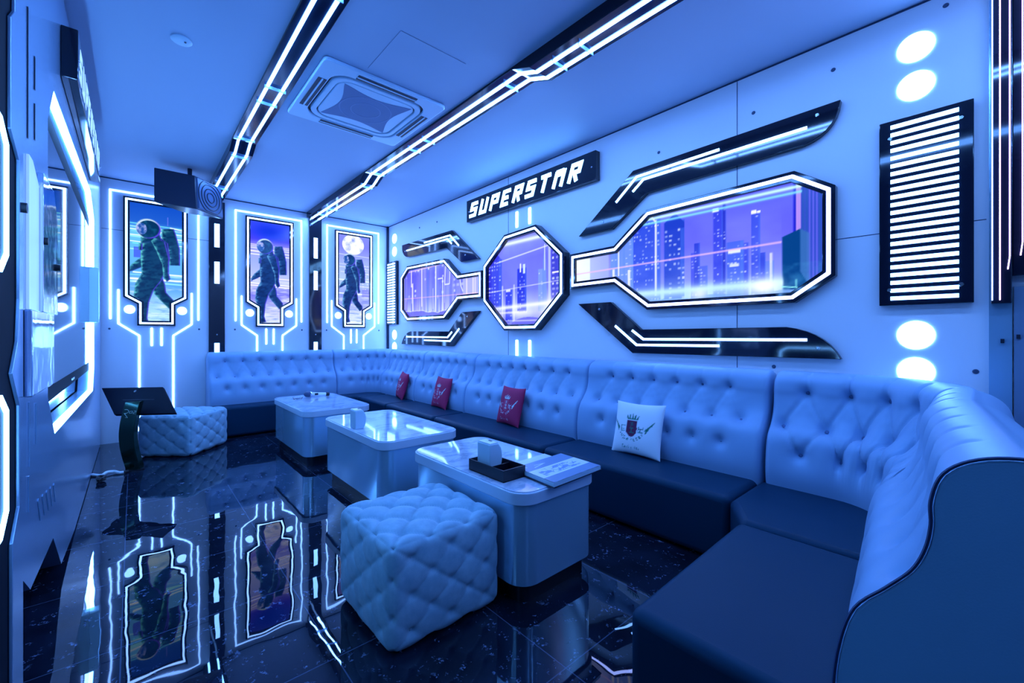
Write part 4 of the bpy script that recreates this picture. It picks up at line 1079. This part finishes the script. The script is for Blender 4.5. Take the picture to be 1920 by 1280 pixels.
# LED strip lining the niche
MB_ = MB().ring(inset(HEX, .001), inset(HEX, .008), ML, -.034, -.004)
tag(MB_.build('led_strip', M['led'], None, 0), 'bright white strip of light lining the television niche in the left wall', 'light')
t = thing('television', 'large glossy television in the lit niche of the left wall', 'television', (-.33, 4.1, .9))
MB().box(-.372, -.298, 2.66, 5.41, .88, 2.245).build('bezel', M['slate'], t, 0, .004)
MB().box(-.2979, -.2972, 2.69, 5.372, .955, 2.150).build('screen', M['tv'], t, 0)
MB().box(-.2979, -.294, 3.95, 4.08, .905, .918).build('maker_plate', M['screw'], t, 0)
sign_box('wall_sign', 'black letter sign seen edge-on above the television on the left wall', ML, 3.98, 2.465, 2.715, .96, .062, 1, 3.98-.905, .193, .118, .165, 2.505)
t = thing('wall_box', 'small pale box fixed across the right edge of the lit television niche', 'wall box', (XL, 5.42, 1.31))
MB().box(-.312, -.236, 5.40, 5.462, 1.31, 1.81).build('case', M['white'], t, 0, .004)
MB().box(-.236, -.234, 5.415, 5.447, 1.34, 1.78).build('face_plate', M['steel'], t, 0)
# panels in front of the near end of the niche
t = thing('wall_cabinet', 'mirror-bright steel cabinet door projecting beside the television', 'cabinet', (XL, 2.4, 1.28))
MB().prism([(2.34, 1.285), (2.735, 1.285), (2.735, 1.695), (2.62, 1.80), (2.34, 1.80)], ML, .001, .018).build('door', M['chrome'], t, 0, .002)
MB().cyl(ML(2.70, 1.49, .018), (1, 0, 0), .016, .016, .012, 12).build('knob', M['rubber'], t)
MB().cyl(ML(2.36, 1.55, .018), (1, 0, 0), .014, .014, .010, 12).build('hinge', M['rubber'], t)
o = MB().prism([(2.128, 1.285), (2.326, 1.285), (2.326, 1.745), (2.20, 1.80), (2.128, 1.80)], ML, .001, .008).build('upright_light', M['panel_glow'], None, 0)
tag(o, 'upright white light panel on the left wall before the television', 'light')
t = thing('wall_ledge', 'shallow steel ledge box under the bright cabinet door on the left wall', 'ledge', (XL, 2.3, 1.0))
MB().prism([(2.09, .995), (2.60, .995), (2.60, 1.283), (2.09, 1.283)], ML, .001, .020).build('box', M['chrome'], t, 0, .004)
for k, (y, z0, z1) in enumerate(((2.155, 1.86, 2.30), (2.29, 2.08, 2.20), (2.29, 1.90, 2.03), (2.18, .75, .97), (2.32, .80, .95), (2.17, .60, .72))):
    MBs = MB().box(XL+.0005, XL+.003, y-.006, y+.006, z0, z1)
    tag(MBs.build('panel_slot', M['dark' if z0 > 1.5 else 'steel'], None, 0), ['long dark upright slot high on the left wall panel', 'upper short dark slot high on the left wall panel', 'lower short dark slot high on the left wall panel', 'left pale slot under the steel ledge', 'right pale slot under the steel ledge', 'slanting pale slot low on the left wall panel'][k], 'slot', 'left wall slots')
for k in range(5):
    y = 2.36+.105*k; z = .54-.013*k
    tag(MB().prism(strip([(y, z+.045), (y+.055, z-.045)], .014), ML, .0005, .003).build('panel_slot', M['steel'], None, 0),
        ['first', 'second', 'middle', 'fourth', 'last'][k]+' of five short slanted slots low on the left wall panel', 'slot', 'slanted left wall slots')
# nearest strips of the left wall with neon loops
t = thing('edge_panel', 'pale chamfered edge panel at the far left, nearest the camera', 'wall panel', (XL, 1.97, 0))
edge_ = [(2.056, 2.90), (1.93, 2.90), (1.93, 2.16), (1.876, 2.115), (1.876, 1.793), (1.997, 1.738), (1.997, 1.31), (1.973, 1.179), (1.89, 1.087), (1.997, .981), (1.997, .669), (1.898, .59), (1.898, .09), (2.056, .09)]
MB().prism(edge_, ML, -.004, .004).build('panel', M['clad'], t, 0, .002)
MB().cyl(ML(2.03, 1.60, .004), (1, 0, 0), .016, .016, .012, 12).build('knob', M['rubber'], t)
structure('trim_10', MB().box(-.385, XL-.005, YF, 2.055, 0, 2.90), M['slate'])
for z0, z1, lab in ((1.374, 1.781, 'upper'), (.653, 1.031, 'lower')):
    pl = [(1.30, z0), (1.765, z0), (1.842, z0+.052), (1.842, z1-.048), (1.765, z1), (1.30, z1), (1.22, z1-.05), (1.22, z0+.05)]
    o = MB().ring(inset(pl, -.006), inset(pl, .006), ML, -.004, .004).build('neon_loop', M['loop'], None, 0)
    tag(o, lab+' loop of white neon tube at the far left edge', 'light', 'neon loops at the left edge')

# ------------------------------------------------------------ near right corner
structure('trim_11', MB().box(XR-.022, XR, -.06, .012, 0, ZC), M['steel'])
structure('trim_12', MB().box(XR-.030, XR, YF, -.065, 0, 1.42), M['clad'])
t = thing('pilaster', 'black gloss pilaster with upright neon tubes at the right edge', 'light panel', (XR, -.06, 1.4))
MB().box(XR-.062, XR-.022, -.058, .006, 1.345, ZC-.002).build('body', M['black'], t, 0, .003)
MB().box(XR-.050, XR-.022, -.50, -.060, 1.47, ZC-.002).build('outer_body', M['black'], t, 0, .003)
for y, z0, col in ((.0015, 1.36, 'neon_soft'), (-.022, 1.36, 'pinkneon'), (-.052, 1.50, 'pinkneon'), (-.090, 1.56, 'pinkneon')):
    d = .062 if y > -.055 else .050
    MB().prism(strip([(y, ZC-.01), (y, z0+.06), (y+(.006 if y < -.03 else .0), z0)], .0042), lambda u, v, w: (XR-w, u, v), d, d+.006).build('neon_tube', M[col], t, 0)
for y, z, lab in ((-.030, 1.17, 'small dark latch on the steel trim at the right edge'), (-.078, 1.19, 'small dark latch on the bright panel at the far right edge')):
    tag(MB().box(XR-.036, XR-.0305 if y < -.06 else XR-.0225, y-.006, y+.006, z-.010, z+.010).build('latch', M['slot'], None, 0), lab, 'latch', 'latches')

# ------------------------------------------------------------ camera, light, view
cam = bpy.data.cameras.new('camera'); co_ = bpy.data.objects.new('camera', cam); COL.objects.link(co_)
cam.lens = 15; cam.sensor_width = 36; cam.sensor_fit = 'HORIZONTAL'; cam.shift_y = -13/1920; cam.clip_start = .02; cam.clip_end = 60
co_.location = (0, 0, 1.2); co_.rotation_euler = (PI/2, 0, -math.atan2(.6638, .7479))
sc.camera = co_
w = bpy.data.worlds.new('world'); sc.world = w; w.use_nodes = True
w.node_tree.nodes['Background'].inputs['Color'].default_value = (.02, .06, .2, 1); w.node_tree.nodes['Background'].inputs['Strength'].default_value = .3
def lamp(name, loc, rot, sx, sy, power, col):
    l = bpy.data.lights.new(name, 'AREA'); l.shape = 'RECTANGLE'; l.size = sx; l.size_y = sy; l.energy = power; l.color = col
    o = bpy.data.objects.new(name, l); COL.objects.link(o); o.location = loc; o.rotation_euler = rot
    return o
LAMPS = []
vs = sc.view_settings
sc.display_settings.display_device = 'sRGB'
vs.view_transform = 'Standard'; vs.look = 'None'; vs.gamma = 1; vs.exposure = .80; vs.use_curve_mapping = False
sc.cycles.use_denoising = True
sc.cycles.max_bounces = 8; sc.cycles.diffuse_bounces = 5; sc.cycles.glossy_bounces = 4
sc.cycles.sample_clamp_indirect = 6; sc.cycles.caustics_reflective = False; sc.cycles.caustics_refractive = False
